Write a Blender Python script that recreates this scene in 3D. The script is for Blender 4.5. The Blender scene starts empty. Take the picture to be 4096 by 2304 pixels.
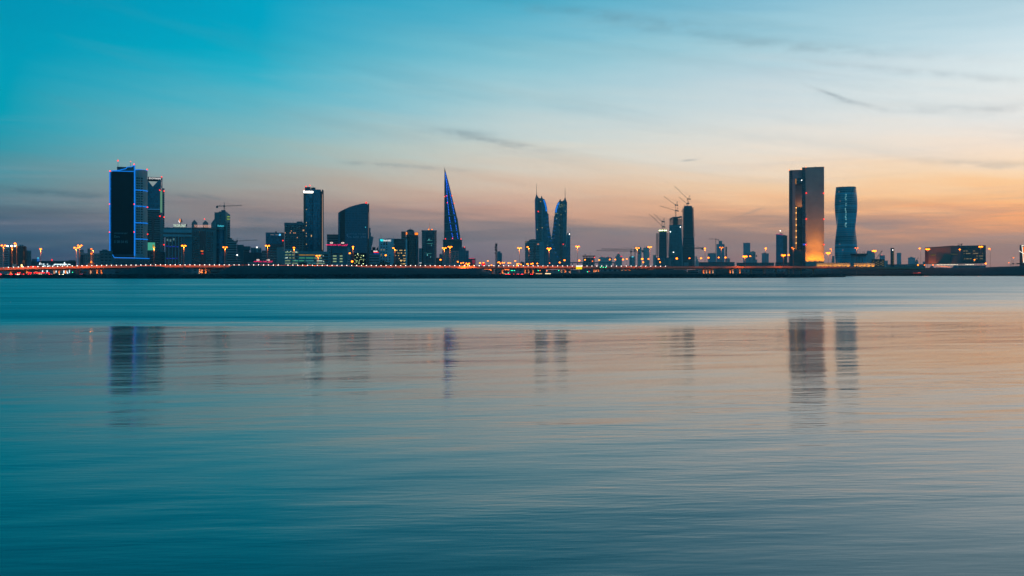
import bpy, bmesh, math, random
from mathutils import Vector, Matrix
random.seed(7)
C = bpy.context.scene.collection
SC = bpy.context.scene

# ------------------------------------------------------------------ camera
F, CX, HY, H = 3641.0, 2048.0, 1092.0, 4.0       # focal length / centre / horizon of the photograph in its own pixels; eye height (m)
cam_d = bpy.data.cameras.new('camera'); cam = bpy.data.objects.new('camera', cam_d); C.objects.link(cam)
cam.location = (0, 0, H); cam.rotation_euler = (math.radians(90), 0, 0)
cam_d.sensor_width = 36.0; cam_d.lens = 36.0 * F / 4096.0
cam_d.shift_y = -(1152.0 - HY) / 4096.0
cam_d.clip_start = 0.5; cam_d.clip_end = 40000
SC.camera = cam

# ------------------------------------------------------------------ colour
def lin(c):
    c = c / 255.0
    return c / 12.92 if c <= 0.04045 else ((c + 0.055) / 1.055) ** 2.4
def S(r, g, b): return (lin(r), lin(g), lin(b), 1.0)

SC.view_settings.view_transform = 'Standard'; SC.view_settings.look = 'None'
SC.view_settings.exposure = 0.0; SC.view_settings.gamma = 1.0
cy = SC.cycles
cy.max_bounces = 5; cy.diffuse_bounces = 2; cy.glossy_bounces = 3; cy.transmission_bounces = 2; cy.volume_bounces = 0
cy.sample_clamp_indirect = 1.2; cy.caustics_reflective = False; cy.caustics_refractive = False
cy.use_denoising = True

# ------------------------------------------------------------------ dusk sky (world)
W = bpy.data.worlds.new('World'); SC.world = W; W.use_nodes = True
nt = W.node_tree; nt.nodes.clear()
class G:                                         # tiny node helper
    def __init__(s, t): s.t = t
    def n(s, kind, **kw):
        x = s.t.nodes.new(kind)
        for k, v in kw.items(): setattr(x, k, v)
        return x
    def put(s, sock, v):
        if hasattr(v, 'is_linked') or hasattr(v, 'links'): s.t.links.new(v, sock)
        else: sock.default_value = v
    def m(s, op, a, b=0.0, c=0.0, clamp=False):
        x = s.n('ShaderNodeMath', operation=op); x.use_clamp = clamp
        s.put(x.inputs[0], a); s.put(x.inputs[1], b); s.put(x.inputs[2], c)
        return x.outputs[0]
    def mr(s, v, a, b, c=0.0, d=1.0, smooth=False):
        x = s.n('ShaderNodeMapRange'); x.clamp = True
        if smooth: x.interpolation_type = 'SMOOTHSTEP'
        s.put(x.inputs[0], v)
        for i, k in enumerate((a, b, c, d)): s.put(x.inputs[1 + i], k)
        return x.outputs[0]
    def mix(s, f, a, b, mode='MIX'):
        x = s.n('ShaderNodeMix', data_type='RGBA', blend_type=mode)
        s.put(x.inputs[0], f); s.put(x.inputs[6], a); s.put(x.inputs[7], b)
        return x.outputs[2]
    def noise(s, vec, scale, detail=3.0, rough=0.5, dim='3D'):
        x = s.n('ShaderNodeTexNoise', noise_dimensions=dim)
        s.put(x.inputs['Vector'], vec); x.inputs['Scale'].default_value = scale
        x.inputs['Detail'].default_value = detail; x.inputs['Roughness'].default_value = rough
        return x.outputs[0]
    def xyz(s, x, y, z=0.0):
        k = s.n('ShaderNodeCombineXYZ'); s.put(k.inputs[0], x); s.put(k.inputs[1], y); s.put(k.inputs[2], z)
        return k.outputs[0]
    def sep(s, v):
        k = s.n('ShaderNodeSeparateXYZ'); s.put(k.inputs[0], v); return k.outputs

g = G(nt)
tc = g.n('ShaderNodeTexCoord')
sx, sy, sz = g.sep(tc.outputs['Generated'])
az = g.m('ARCTAN2', sx, sy)                                        # 0 = straight ahead, + to the right
hyp = g.m('SQRT', g.m('ADD', g.m('MULTIPLY', sx, sx), g.m('MULTIPLY', sy, sy)))
el0 = g.m('ARCTAN2', sz, hyp)                                      # elevation, radians
# thin drifting veil: the elevation at which the colours are read wanders
cvec = g.xyz(g.m('MULTIPLY', az, 2.2), g.m('ADD', g.m('MULTIPLY', el0, 26.0), g.m('MULTIPLY', az, 3.0)))
wn = g.noise(cvec, 1.6, 5.0, 0.55)
wn2 = g.noise(g.xyz(g.m('MULTIPLY', az, 5.0), g.m('MULTIPLY', el0, 70.0), 5.0), 1.0, 6.0, 0.6)
warp = g.m('ADD', g.m('MULTIPLY', g.m('SUBTRACT', wn, 0.5), 0.042), g.m('MULTIPLY', g.m('SUBTRACT', wn2, 0.5), 0.020))
el = g.m('MAXIMUM', g.m('ADD', el0, warp), 0.0)
fac = g.m('SQRT', g.m('DIVIDE', el, math.pi / 2))
ROWS = (1092, 1040, 1000, 950, 900, 850, 800, 740, 680, 600, 500, 400, 300, 200, 100, 0)
TAB = {
 0:    [(58,88,112),(58,90,114),(60,95,118),(68,104,124),(86,110,128),(100,118,130),(94,126,138),(92,140,150),(80,147,160),(56,152,169),(24,157,178),(4,158,181),(0,157,183),(0,154,182),(0,151,180),(0,148,179)],
 1024: [(84,102,120),(84,104,124),(88,108,128),(104,117,130),(120,124,132),(146,136,135),(156,147,143),(160,160,154),(155,170,167),(140,180,182),(120,182,192),(92,181,198),(50,176,200),(6,170,197),(0,165,195),(0,162,194)],
 2048: [(118,113,123),(118,116,128),(122,121,131),(131,126,132),(146,133,132),(188,152,138),(206,172,152),(212,188,168),(212,200,184),(208,211,202),(190,209,210),(170,205,212),(150,200,212),(128,192,208),(102,182,205),(68,172,200)],
 3072: [(138,117,121),(140,121,124),(142,125,125),(152,131,126),(184,147,128),(234,180,140),(240,192,150),(239,205,168),(237,215,190),(232,223,210),(218,222,219),(205,218,221),(190,212,220),(172,208,219),(152,200,216),(134,190,212)],
 4096: [(148,120,117),(150,123,119),(152,126,120),(168,136,122),(208,152,120),(255,176,115),(255,191,130),(252,205,155),(250,218,182),(245,226,207),(235,230,223),(228,231,229),(222,232,233),(212,228,233),(196,220,229),(180,210,222)],
}
HIGH = {0: [(0,108,142),(0,84,116),(0,80,112)], 1024: [(0,120,154),(0,86,118),(0,80,112)], 2048: [(6,126,160),(0,90,122),(0,80,112)],
        3072: [(30,142,170),(0,98,130),(0,80,112)], 4096: [(62,154,178),(4,106,136),(0,80,112)]}
BACK = [(0.0, (76,150,184)), (0.2, (66,152,188)), (0.45, (36,142,182)), (0.7, (0,112,150)), (1.0, (0,84,118))]
def ramp(stops):
    r = g.n('ShaderNodeValToRGB'); cr = r.color_ramp; cr.interpolation = 'LINEAR'
    while len(cr.elements) < len(stops): cr.elements.new(0.5)
    for e, (p, c) in zip(cr.elements, stops): e.position = p; e.color = S(*c)
    g.put(r.inputs[0], fac); return r.outputs[0]
cols = []
for px, tab in TAB.items():
    a = math.atan((px - CX) / F); st = []
    for py, c in zip(ROWS, tab):
        e = math.atan((HY - py) / F * math.cos(a)); st.append((math.sqrt(e / (math.pi / 2)), c))
    for d, c in zip((26, 48, 90), HIGH[px]): st.append((math.sqrt(d / 90.0), c))
    cols.append((a, ramp(st)))
back = ramp(BACK)
cur = g.mix(g.mr(az, math.radians(-100), cols[0][0], smooth=True), back, cols[0][1])
for i in range(4):
    cur = g.mix(g.mr(az, cols[i][0], cols[i + 1][0]), cur, cols[i + 1][1])
cur = g.mix(g.mr(az, cols[4][0], math.radians(115), smooth=True), cur, back)
# streaky cirrus: faint darker and lighter strands drawn out along the wind
def strands(kx, ky, tilt, sc, lo, hi, seed):
    v = g.xyz(g.m('MULTIPLY', az, kx), g.m('ADD', g.m('MULTIPLY', el0, ky), g.m('MULTIPLY', az, tilt)), seed)
    return g.mr(g.noise(v, sc, 6.0, 0.6), lo, hi, smooth=True)
s1 = strands(2.4, 26.0, 4.5, 1.3, 0.46, 0.74, 3.1)
s2 = strands(2.5, 60.0, -2.0, 1.2, 0.50, 0.78, 8.4)
up = g.mr(el0, 0.03, 0.12)
cur = g.mix(g.m('MULTIPLY', g.m('MULTIPLY', s1, up), 0.13), cur, (0.10, 0.25, 0.33, 1))
cur = g.mix(g.m('MULTIPLY', g.m('MULTIPLY', s2, 0.19), g.mr(el0, 0.19, 0.09)), cur, (0.40, 0.38, 0.41, 1))
bank = g.m('MULTIPLY', g.mr(g.noise(g.xyz(g.m('MULTIPLY', az, 4.0), g.m('MULTIPLY', el0, 60.0), 12.0), 1.0, 5.0, 0.6), 0.44, 0.66, smooth=True), g.m('MULTIPLY', g.mr(el0, 0.012, 0.03), g.mr(el0, 0.085, 0.05)))
cur = g.mix(g.m('MULTIPLY', bank, 0.60), cur, g.mix(g.mr(az, -0.4, 0.45), (0.055, 0.13, 0.18, 1), (0.26, 0.22, 0.23, 1)))
# single small clouds: (px, py, half length, half thickness, tilt, strength)
BL = [(1990,565,210,14,0.16,.40),(1850,527,120,12,0.05,.30),(1500,656,110,8,0.04,.40),(1680,668,190,9,0.06,.28),(3330,378,60,7,0.42,.42),
      (3420,410,90,9,0.30,.34),(735,784,70,9,0.16,.45),(845,788,48,7,0.16,.40),(240,772,330,12,0.05,.45),(150,800,330,16,0.05,.22),
      (2760,640,28,4,-0.08,.45),(3960,655,220,14,0.10,.30),(3980,430,260,16,0.06,.26),(3000,160,620,24,0.16,.26),(2450,60,420,22,0.13,.28),
      (3700,290,420,14,0.18,.22),(2560,925,330,22,0.0,.35),(1130,885,230,16,0.03,.35),(3500,905,260,14,0.05,.40),(3000,850,70,7,-0.35,.35)]
dn = g.noise(g.xyz(g.m('MULTIPLY', az, 30.0), g.m('MULTIPLY', el0, 90.0)), 1.0, 4.0, 0.6)
dn2 = g.m('MULTIPLY', g.m('SUBTRACT', dn, 0.5), 2.2)
for px, py, lx, ly, tilt, st in BL:
    a0 = math.atan((px - CX) / F); e0 = math.atan((HY - py) / F * math.cos(a0))
    da = g.m('SUBTRACT', az, a0); de = g.m('ADD', g.m('SUBTRACT', el0, e0), g.m('MULTIPLY', da, tilt))
    q = g.m('ADD', g.m('POWER', g.m('ABSOLUTE', g.m('DIVIDE', da, lx / F)), 2.0), g.m('POWER', g.m('ABSOLUTE', g.m('ADD', g.m('DIVIDE', de, ly / F), g.m('MULTIPLY', dn2, 0.8))), 2.0))
    k = g.m('MULTIPLY', g.m('EXPONENT', g.m('MULTIPLY', q, -1.0)), st)
    k = g.m('MULTIPLY', k, g.mr(dn, 0.3, 0.6))
    cur = g.mix(k, cur, (0.13, 0.20, 0.25, 1) if px > 1300 else (0.05, 0.14, 0.19, 1))
low = g.mr(el0, -0.02, 0.0)
cur = g.mix(low, S(0, 40, 56), cur)
HAZE_D, HAZE_END, HAZE_TOP = 0.00007, 6900.0, 330.0
path = g.m('MINIMUM', g.m('DIVIDE', HAZE_TOP - H, g.m('MAXIMUM', g.m('SINE', el0), 0.005)), HAZE_END * 1.06)
tr = g.m('EXPONENT', g.m('MULTIPLY', path, -HAZE_D))
inv = g.m('DIVIDE', 1.0, tr)
lost = g.m('MULTIPLY', g.m('SUBTRACT', 1.0, tr), g.mr(el0, -0.01, 0.0))
sub_ = g.n('ShaderNodeVectorMath', operation='SCALE'); sub_.inputs[0].default_value = (0.035, 0.16, 0.22); g.put(sub_.inputs['Scale'], lost)
dif = g.n('ShaderNodeVectorMath', operation='SUBTRACT'); g.put(dif.inputs[0], cur); g.put(dif.inputs[1], sub_.outputs[0])
mx = g.n('ShaderNodeVectorMath', operation='MAXIMUM'); g.put(mx.inputs[0], dif.outputs[0])
sc_ = g.n('ShaderNodeVectorMath', operation='SCALE'); g.put(sc_.inputs[0], mx.outputs[0]); g.put(sc_.inputs['Scale'], inv)
cur = sc_.outputs[0]
bg = g.n('ShaderNodeBackground'); g.put(bg.inputs[0], cur); bg.inputs[1].default_value = 1.0
wo = g.n('ShaderNodeOutputWorld'); nt.links.new(bg.outputs[0], wo.inputs[0])

# ------------------------------------------------------------------ materials
MATS = {}
def mat(name, col, rough=0.7, metal=0.0, spec=0.5, noise=0.15, nscale=0.08):
    if name in MATS: return MATS[name]
    m = bpy.data.materials.new(name); m.use_nodes = True; t = G(m.node_tree)
    b = m.node_tree.nodes['Principled BSDF']
    o = t.n('ShaderNodeTexCoord').outputs['Object']
    n = t.noise(o, nscale, 5.0, 0.6)
    f = t.mr(n, 0.3, 0.7, 1 - noise, 1 + noise)
    x = t.n('ShaderNodeVectorMath', operation='SCALE'); x.inputs[0].default_value = col[:3]; t.put(x.inputs['Scale'], f)
    t.put(b.inputs['Base Color'], x.outputs[0])
    b.inputs['Roughness'].default_value = rough; b.inputs['Metallic'].default_value = metal
    b.inputs['Specular IOR Level'].default_value = spec
    MATS[name] = m; return m
def emit(name, col, strength, sample=False):
    if name in MATS: return MATS[name]
    m = bpy.data.materials.new(name); m.use_nodes = True; t = m.node_tree; t.nodes.clear()
    e = t.nodes.new('ShaderNodeEmission'); e.inputs[0].default_value = (*col[:3], 1); e.inputs[1].default_value = strength
    o = t.nodes.new('ShaderNodeOutputMaterial'); t.links.new(e.outputs[0], o.inputs[0])
    m.cycles.emission_sampling = 'AUTO' if sample else 'NONE'
    MATS[name] = m; return m
def facade(name, wall, glass, bay, floor, wf, hf, lit=0.0, litcol=(1, .62, .25), lits=1.0, wrough=0.7, grough=0.12, u0=0.0, spec=0.5, var=0.5):
    """wall with a grid of panes in metres; some panes carry room light"""
    if name in MATS: return MATS[name]
    m = bpy.data.materials.new(name); m.use_nodes = True; t = G(m.node_tree)
    b = m.node_tree.nodes['Principled BSDF']
    o = t.n('ShaderNodeTexCoord').outputs['Object']
    x, y, z = t.sep(o)
    u = t.m('DIVIDE', t.m('ADD', t.m('ADD', x, y), 1000.0 + u0), bay); v = t.m('DIVIDE', t.m('ADD', z, 200.0), floor)
    mask = t.m('MULTIPLY', t.m('LESS_THAN', t.m('FRACT', u), wf), t.m('LESS_THAN', t.m('FRACT', v), hf))
    wn = t.n('ShaderNodeTexWhiteNoise', noise_dimensions='2D')
    t.put(wn.inputs['Vector'], t.xyz(t.m('FLOOR', u), t.m('FLOOR', v)))
    r = wn.outputs['Value']
    nz = t.noise(o, 0.06, 5.0, 0.6)
    wcol = t.n('ShaderNodeVectorMath', operation='SCALE'); wcol.inputs[0].default_value = wall[:3]; t.put(wcol.inputs['Scale'], t.mr(nz, 0.3, 0.7, 0.82, 1.18))
    gcol = t.n('ShaderNodeVectorMath', operation='SCALE'); gcol.inputs[0].default_value = glass[:3]; t.put(gcol.inputs['Scale'], t.mr(r, 0, 1, 1 - var, 1 + var))
    t.put(b.inputs['Base Color'], t.mix(mask, wcol.outputs[0], gcol.outputs[0]))
    t.put(b.inputs['Roughness'], t.mr(mask, 0, 1, wrough, grough)); b.inputs['Specular IOR Level'].default_value = spec
    if lit > 0:
        b.inputs['Emission Color'].default_value = (*litcol, 1)
        r2 = t.n('ShaderNodeTexWhiteNoise', noise_dimensions='2D'); t.put(r2.inputs['Vector'], t.xyz(t.m('FLOOR', v), t.m('FLOOR', u)))
        on = t.m('MULTIPLY', t.m('GREATER_THAN', r, 1 - lit), mask)
        t.put(b.inputs['Emission Strength'], t.m('MULTIPLY', on, t.m('MULTIPLY', t.m('ADD', r2.outputs['Value'], 0.15), lits)))
        m.cycles.emission_sampling = 'NONE'
    MATS[name] = m; return m

M_conc   = mat('pale_concrete', (0.20, 0.31, 0.34))
M_mid    = mat('grey_concrete', (0.09, 0.17, 0.20))
M_dark   = mat('dark_cladding', (0.025, 0.05, 0.065), 0.5)
M_brown  = mat('brown_cladding', (0.16, 0.09, 0.08), 0.6)
M_pink   = mat('pinkish_stone', (0.32, 0.25, 0.25), 0.8)
M_white  = mat('white_render', (0.42, 0.50, 0.54), 0.7)
M_glass  = mat('dark_glass', (0.006, 0.012, 0.018), 0.12, noise=0.3)
M_glassb = mat('blue_glass', (0.012, 0.045, 0.07), 0.15, noise=0.3)
M_steel  = mat('painted_steel', (0.12, 0.12, 0.12), 0.5, 0.3)
M_crane  = mat('crane_steel', (0.17, 0.16, 0.15), 0.6)
M_deck   = mat('viaduct_concrete', (0.36, 0.19, 0.13), 0.8, nscale=0.3)
M_road   = mat('asphalt', (0.05, 0.05, 0.05), 0.85)
M_leaf   = mat('tree_leaf', (0.03, 0.06, 0.03), 0.7)
M_bark   = mat('bark', (0.08, 0.06, 0.05), 0.9)
M_tyre   = mat('tyre_rubber', (0.02, 0.02, 0.02), 0.9)
E_blue   = emit('blue_led', (0.008, 0.25, 1.0), .85)
E_blued  = emit('deep_blue_led', (0.02, 0.08, 1.0), 1.3)
E_red    = emit('red_beacon', (1.0, 0.02, 0.012), 3.2)
E_white  = emit('white_lamp', (1.0, 0.95, 0.88), 6.0)
E_whites = emit('white_lettering', (1.0, 0.97, 0.95), 1.2)
E_orange = emit('sodium_lamp', (1.0, 0.155, 0.003), 9.0)
E_orlow  = emit('dim_sodium_lamp', (1.0, 0.155, 0.003), 4.5)
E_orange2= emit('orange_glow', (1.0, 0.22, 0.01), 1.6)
E_green  = emit('green_signal', (0.02, 0.9, 0.4), 4.0)
E_pink   = emit('magenta_lettering', (1.0, 0.01, 0.14), 2.4)
E_oval   = emit('pale_oval', (1.0, 0.75, 0.68), 1.1)
E_cyan   = emit('cyan_lettering', (0.08, 0.8, 1.0), 1.1)
E_warm   = emit('warm_room_light', (1.0, 0.60, 0.22), 0.9)
E_yellow = emit('yellow_panel', (1.0, 0.72, 0.0), 1.1)

# ------------------------------------------------------------------ mesh helpers
class MB:
    def __init__(s): s.v = []; s.f = []
    def add(s, vs, fs):
        k = len(s.v); s.v += [tuple(v) for v in vs]; s.f += [tuple(i + k for i in f) for f in fs]; return s
    def box(s, x0, x1, y0, y1, z0, z1):
        return s.add([(x0,y0,z0),(x1,y0,z0),(x1,y1,z0),(x0,y1,z0),(x0,y0,z1),(x1,y0,z1),(x1,y1,z1),(x0,y1,z1)],
                     [(0,3,2,1),(4,5,6,7),(0,1,5,4),(1,2,6,5),(2,3,7,6),(3,0,4,7)])
    def loft(s, rings, cap=True):
        n = len(rings[0]); vs = [p for r in rings for p in r]; fs = []
        for i in range(len(rings) - 1):
            for j in range(n):
                a = i * n + j; b = i * n + (j + 1) % n
                fs.append((a, b, b + n, a + n))
        if cap: fs += [tuple(range(n - 1, -1, -1)), tuple((len(rings) - 1) * n + j for j in range(n))]
        return s.add(vs, fs)
    def tube(s, p0, p1, r0, r1=None, n=6):
        p0, p1 = Vector(p0), Vector(p1); r1 = r0 if r1 is None else r1
        d = (p1 - p0).normalized(); u = d.cross(Vector((0, 0, 1)) if abs(d.z) < .9 else Vector((1, 0, 0))).normalized(); w = d.cross(u)
        rg = lambda p, r: [p + (u * math.cos(2 * math.pi * i / n) + w * math.sin(2 * math.pi * i / n)) * r for i in range(n)]
        return s.loft([rg(p0, r0), rg(p1, r1)])
    def ball(s, c, r, nu=8, nv=6, sx=1, sy=1, sz=1):
        rings = []
        for i in range(nv + 1):
            t = math.pi * (i / nv); t = min(max(t, 0.02), math.pi - 0.02)
            rings.append([(c[0] + sx * r * math.sin(t) * math.cos(2 * math.pi * j / nu), c[1] + sy * r * math.sin(t) * math.sin(2 * math.pi * j / nu), c[2] - sz * r * math.cos(t)) for j in range(nu)])
        return s.loft(rings)
    def truss(s, p0, p1, w, seg, r):
        """square lattice beam"""
        p0, p1 = Vector(p0), Vector(p1); d = (p1 - p0).normalized()
        u = d.cross(Vector((0, 0, 1)) if abs(d.z) < .9 else Vector((0, 1, 0))).normalized(); q = d.cross(u)
        cs = [(u * a + q * b) * (w / 2) for a, b in ((1, 1), (-1, 1), (-1, -1), (1, -1))]
        for c in cs: s.tube(p0 + c, p1 + c, r, n=4)
        for i in range(seg):
            a = p0.lerp(p1, i / seg); b = p0.lerp(p1, (i + 1) / seg)
            for k in range(4): s.tube(a + cs[k], b + cs[(k + 1) % 4], r * .7, n=3)
        return s
    def mesh(s, name, m):
        me = bpy.data.meshes.new(name); me.from_pydata(s.v, [], s.f)
        me.materials.append(m); me.validate(); me.update()
        bm = bmesh.new(); bm.from_mesh(me); bmesh.ops.recalc_face_normals(bm, faces=bm.faces); bm.to_mesh(me); bm.free()
        return me
def link(name, me, parent=None):
    o = bpy.data.objects.new(name, me); C.objects.link(o)
    if parent is not None: o.parent = parent
    return o
def obj(name, mb, m, parent=None, kind=None, label=None, smooth=False):
    o = link(name, mb.mesh(name, m), parent)
    if smooth:
        for p in o.data.polygons: p.use_smooth = True
    if kind: o['kind'] = kind
    if label: o['label'] = label
    return o
def tag(o, label, cat, group=None):
    o['label'] = label; o['category'] = cat
    if group: o['group'] = group
    return o
def PX(px, D): return (px - CX) / F * D
def PZ(py, D): return H + (HY - py) / F * D
GZ = 2.2                                            # level of the made ground

def text_mesh(s, w, h, m, depth=0.25, shear=0.0):
    cu = bpy.data.curves.new('lettering', 'FONT'); cu.body = s; cu.extrude = 0.02; cu.resolution_u = 2; cu.shear = shear
    o = bpy.data.objects.new('lettering', cu); C.objects.link(o)
    dg = bpy.context.evaluated_depsgraph_get(); me = bpy.data.meshes.new_from_object(o.evaluated_get(dg))
    bpy.data.objects.remove(o); bpy.data.curves.remove(cu)
    xs = [v.co.x for v in me.vertices]; ys = [v.co.y for v in me.vertices]
    if not xs: return me
    x0, x1, y0, y1 = min(xs), max(xs), min(ys), max(ys)
    for v in me.vertices:
        v.co = ((v.co.x - x0) / (x1 - x0) * w - w / 2, -v.co.z * depth / 0.04, (v.co.y - y0) / (y1 - y0) * h)
    me.materials.clear(); me.materials.append(m); me.name = 'lettering'
    return me

class Bld:
    """A thing standing at distance D, turned to face the water. Its own frame is metric; px/py helpers turn surveyed bearings into metres."""
    def __init__(s, name, label, cat, pxc, D, group=None, z=GZ, turn=True):
        s.pxc, s.D, s.z = pxc, D, z; s.a = math.atan((pxc - CX) / F) if turn else 0.0
        s.k = D * math.cos(s.a) / F if turn else D / F
        s.o = bpy.data.objects.new(name, None); C.objects.link(s.o)
        s.o.location = (PX(pxc, D), D, z); s.o.rotation_euler = (0, 0, -s.a); tag(s.o, label, cat, group)
    def x(s, px): return (px - s.pxc) * s.k
    def h(s, py): return PZ(py, s.D) - s.z
    def box(s, mb, p0, p1, t, b, y0=0.0, y1=25.0):
        mb.box(s.x(p0), s.x(p1), y0, y1, s.h(b) if b is not None else 0.0, s.h(t)); return mb
    def prism(s, mb, foot, t, b=None):
        """foot: (px, depth) outline; straight up"""
        tz = t if isinstance(t, (list, tuple)) else [t] * len(foot); zb = s.h(b) if b is not None else 0.0
        return mb.loft([[(s.x(p), y, zb) for p, y in foot], [(s.x(p), y, s.h(q)) for (p, y), q in zip(foot, tz)]])
    def slab(s, mb, out, y0, y1):
        """out: (px, py) outline with real thickness y0..y1"""
        return mb.loft([[(s.x(p), y0, s.h(q)) for p, q in out], [(s.x(p), y1, s.h(q)) for p, q in out]])
    def part(s, name, mb, m, parent=None, label=None, smooth=False): return obj(name, mb, m, parent or s.o, label=label, smooth=smooth)
    def B(s, name, m, p0, p1, t, b, y0=0.0, y1=25.0, parent=None, label=None): return s.part(name, s.box(MB(), p0, p1, t, b, y0, y1), m, parent, label)
    def line(s, mb, p, q, r, y=-0.3, n=5): return mb.tube((s.x(p[0]), y, s.h(p[1])), (s.x(q[0]), y, s.h(q[1])), r, n=n)
    def ball(s, name, px, py, r, m, y=-0.8, parent=None): return s.part(name, MB().ball((s.x(px), y, s.h(py)), r), m, parent)
    def beacons(s, pts, r=1.1, y=-1.2):
        for px, py in pts: s.ball('warning_light', px, py, r * .72, E_red, y)
    def text(s, txt, p0, p1, t, b, m, y=-0.5, parent=None, name='lettering', shear=0.0):
        me = text_mesh(txt, s.x(p1) - s.x(p0), s.h(t) - s.h(b), m, shear=shear)
        o = link(name, me, parent or s.o); o.location = ((s.x(p0) + s.x(p1)) / 2, y, s.h(b)); return o
    def windows(s, p0, p1, t, b, nc, nr, wf=0.55, hf=0.55, m=None, lit=(), litm=None, y=-0.06, skip=(), parent=None):
        """each window a part of its own (shared mesh); past 100 the rest is one part"""
        m = m or M_glass; cw = (s.x(p1) - s.x(p0)) / nc; ch = (s.h(t) - s.h(b)) / nr
        me = MB().box(-cw * wf / 2, cw * wf / 2, 0, 0.12, -ch * hf / 2, ch * hf / 2).mesh('window', m); rest = MB(); k = s.o.get('_n', 0)
        ml = MB().box(-cw * wf / 2, cw * wf / 2, 0, 0.12, -ch * hf / 2, ch * hf / 2).mesh('lit_window', litm or E_warm) if lit else None
        for r in range(nr):
            for c in range(nc):
                if (c, r) in skip: continue
                cx = s.x(p0) + cw * (c + .5); cz = s.h(b) + ch * (nr - r - .5)
                on = (c, r) in lit
                if k < 100 or on:
                    o = link('lit_window' if on else 'window', ml if on else me, parent or s.o); o.location = (cx, y, cz); k += 1
                else: rest.box(cx - cw * wf / 2, cx + cw * wf / 2, y, y + .12, cz - ch * hf / 2, cz + ch * hf / 2)
        s.o['_n'] = k
        if rest.v:
            o = obj('window', rest, m, parent or s.o); o['kind'] = 'stuff'

# ------------------------------------------------------------------ water
def water_mat():
    m = bpy.data.materials.new('sea_water'); m.use_nodes = True; t = G(m.node_tree); b = m.node_tree.nodes['Principled BSDF']
    o = t.n('ShaderNodeTexCoord').outputs['Object']; x, y, z = t.sep(o)
    big = t.noise(t.xyz(t.m('MULTIPLY', x, 0.012), t.m('MULTIPLY', y, 0.02)), 1.0, 3.0)
    # the breeze has ruffled the water beyond about seventy metres; nearer it lies smooth
    xr = t.m('MAXIMUM', t.m('SUBTRACT', x, 6.0), 0.0)
    fray = t.noise(t.xyz(t.m('MULTIPLY', x, 0.05), t.m('MULTIPLY', y, 0.35), 2.0), 1.0, 4.0, 0.6)
    edge = t.m('SUBTRACT', t.m('ADD', t.m('ADD', y, t.m('MULTIPLY', t.m('SUBTRACT', big, 0.5), 12.0)), t.m('MULTIPLY', t.m('SUBTRACT', fray, 0.5), 30.0)), t.m('MULTIPLY', xr, 0.12))
    far = t.mr(edge, 57.0, t.m('ADD', 84.0, t.m('MULTIPLY', xr, 1.4)), smooth=True)
    catA = t.noise(t.xyz(t.m('MULTIPLY', x, 0.006), t.m('MULTIPLY', y, 0.045), 1.0), 1.0, 5.0, 0.62)     # cat's-paws
    catB = t.noise(t.xyz(t.m('MULTIPLY', x, 0.03), t.m('MULTIPLY', y, 0.22), 6.0), 1.0, 4.0, 0.6)
    cat = t.m('ADD', t.m('MULTIPLY', catA, 0.6), t.m('MULTIPLY', catB, 0.4))
    rf = t.m('ADD', 0.19, t.m('MULTIPLY', t.m('SUBTRACT', cat, 0.5), 0.16))
    near = t.m('SUBTRACT', 1.0, far)
    t.put(b.inputs['Roughness'], t.m('ADD', t.m('MULTIPLY', far, rf), t.m('MULTIPLY', near, 0.112)))
    b.inputs['Base Color'].default_value = (0.0, 0.045, 0.052, 1); t.put(b.inputs['IOR'], t.m('ADD', 1.75, t.m('MULTIPLY', far, 1.5)))
    n1 = t.noise(t.xyz(t.m('MULTIPLY', x, 0.18), t.m('ADD', t.m('MULTIPLY', y, 0.85), t.m('MULTIPLY', x, -0.10))), 1.0, 4.0, 0.55)
    n2 = t.noise(t.xyz(t.m('MULTIPLY', x, 0.5), t.m('ADD', t.m('MULTIPLY', y, 3.0), t.m('MULTIPLY', x, 0.12)), 4.0), 1.0, 3.0, 0.5)
    # short wind wavelets, far too fine to resolve: their steeper faces lean towards this shore
    slope = t.m('ADD', t.m('MULTIPLY', far, t.m('ADD', 0.115, t.m('MULTIPLY', t.m('SUBTRACT', cat, 0.5), 0.36))), t.m('MULTIPLY', near, -0.002))
    lean = t.n('ShaderNodeVectorMath', operation='NORMALIZE'); t.put(lean.inputs[0], t.xyz(0.0, t.m('MULTIPLY', slope, -1.0), 1.0))
    gust = t.mr(t.noise(t.xyz(t.m('MULTIPLY', x, 0.05), t.m('ADD', t.m('MULTIPLY', y, 0.12), t.m('MULTIPLY', x, -0.03)), 9.0), 1.0, 3.0, 0.5), 0.34, 0.66, 0.35, 1.6)
    swell = t.noise(t.xyz(t.m('MULTIPLY', x, 0.10), t.m('ADD', t.m('MULTIPLY', y, 0.22), t.m('MULTIPLY', x, -0.07)), 3.0), 1.0, 2.0, 0.5)
    hgt = t.m('ADD', t.m('ADD', t.m('MULTIPLY', t.m('MULTIPLY', n1, gust), 0.019), t.m('MULTIPLY', t.m('MULTIPLY', n2, gust), 0.006)), t.m('MULTIPLY', swell, 0.065))
    bp = t.n('ShaderNodeBump'); bp.inputs['Strength'].default_value = 1.0; bp.inputs['Distance'].default_value = 1.0
    t.put(bp.inputs['Height'], hgt); t.put(bp.inputs['Normal'], lean.outputs[0]); t.put(b.inputs['Normal'], bp.outputs[0])
    return m
wb = MB(); ys = [-60, 0, 20, 60, 120, 300, 700, 1300, 2000]
for i in range(len(ys) - 1): wb.add([(-1800, ys[i], 0), (1800, ys[i], 0), (1800, ys[i + 1], 0), (-1800, ys[i + 1], 0)], [(0, 1, 2, 3)])
obj('water', wb, water_mat(), kind='structure')

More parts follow.
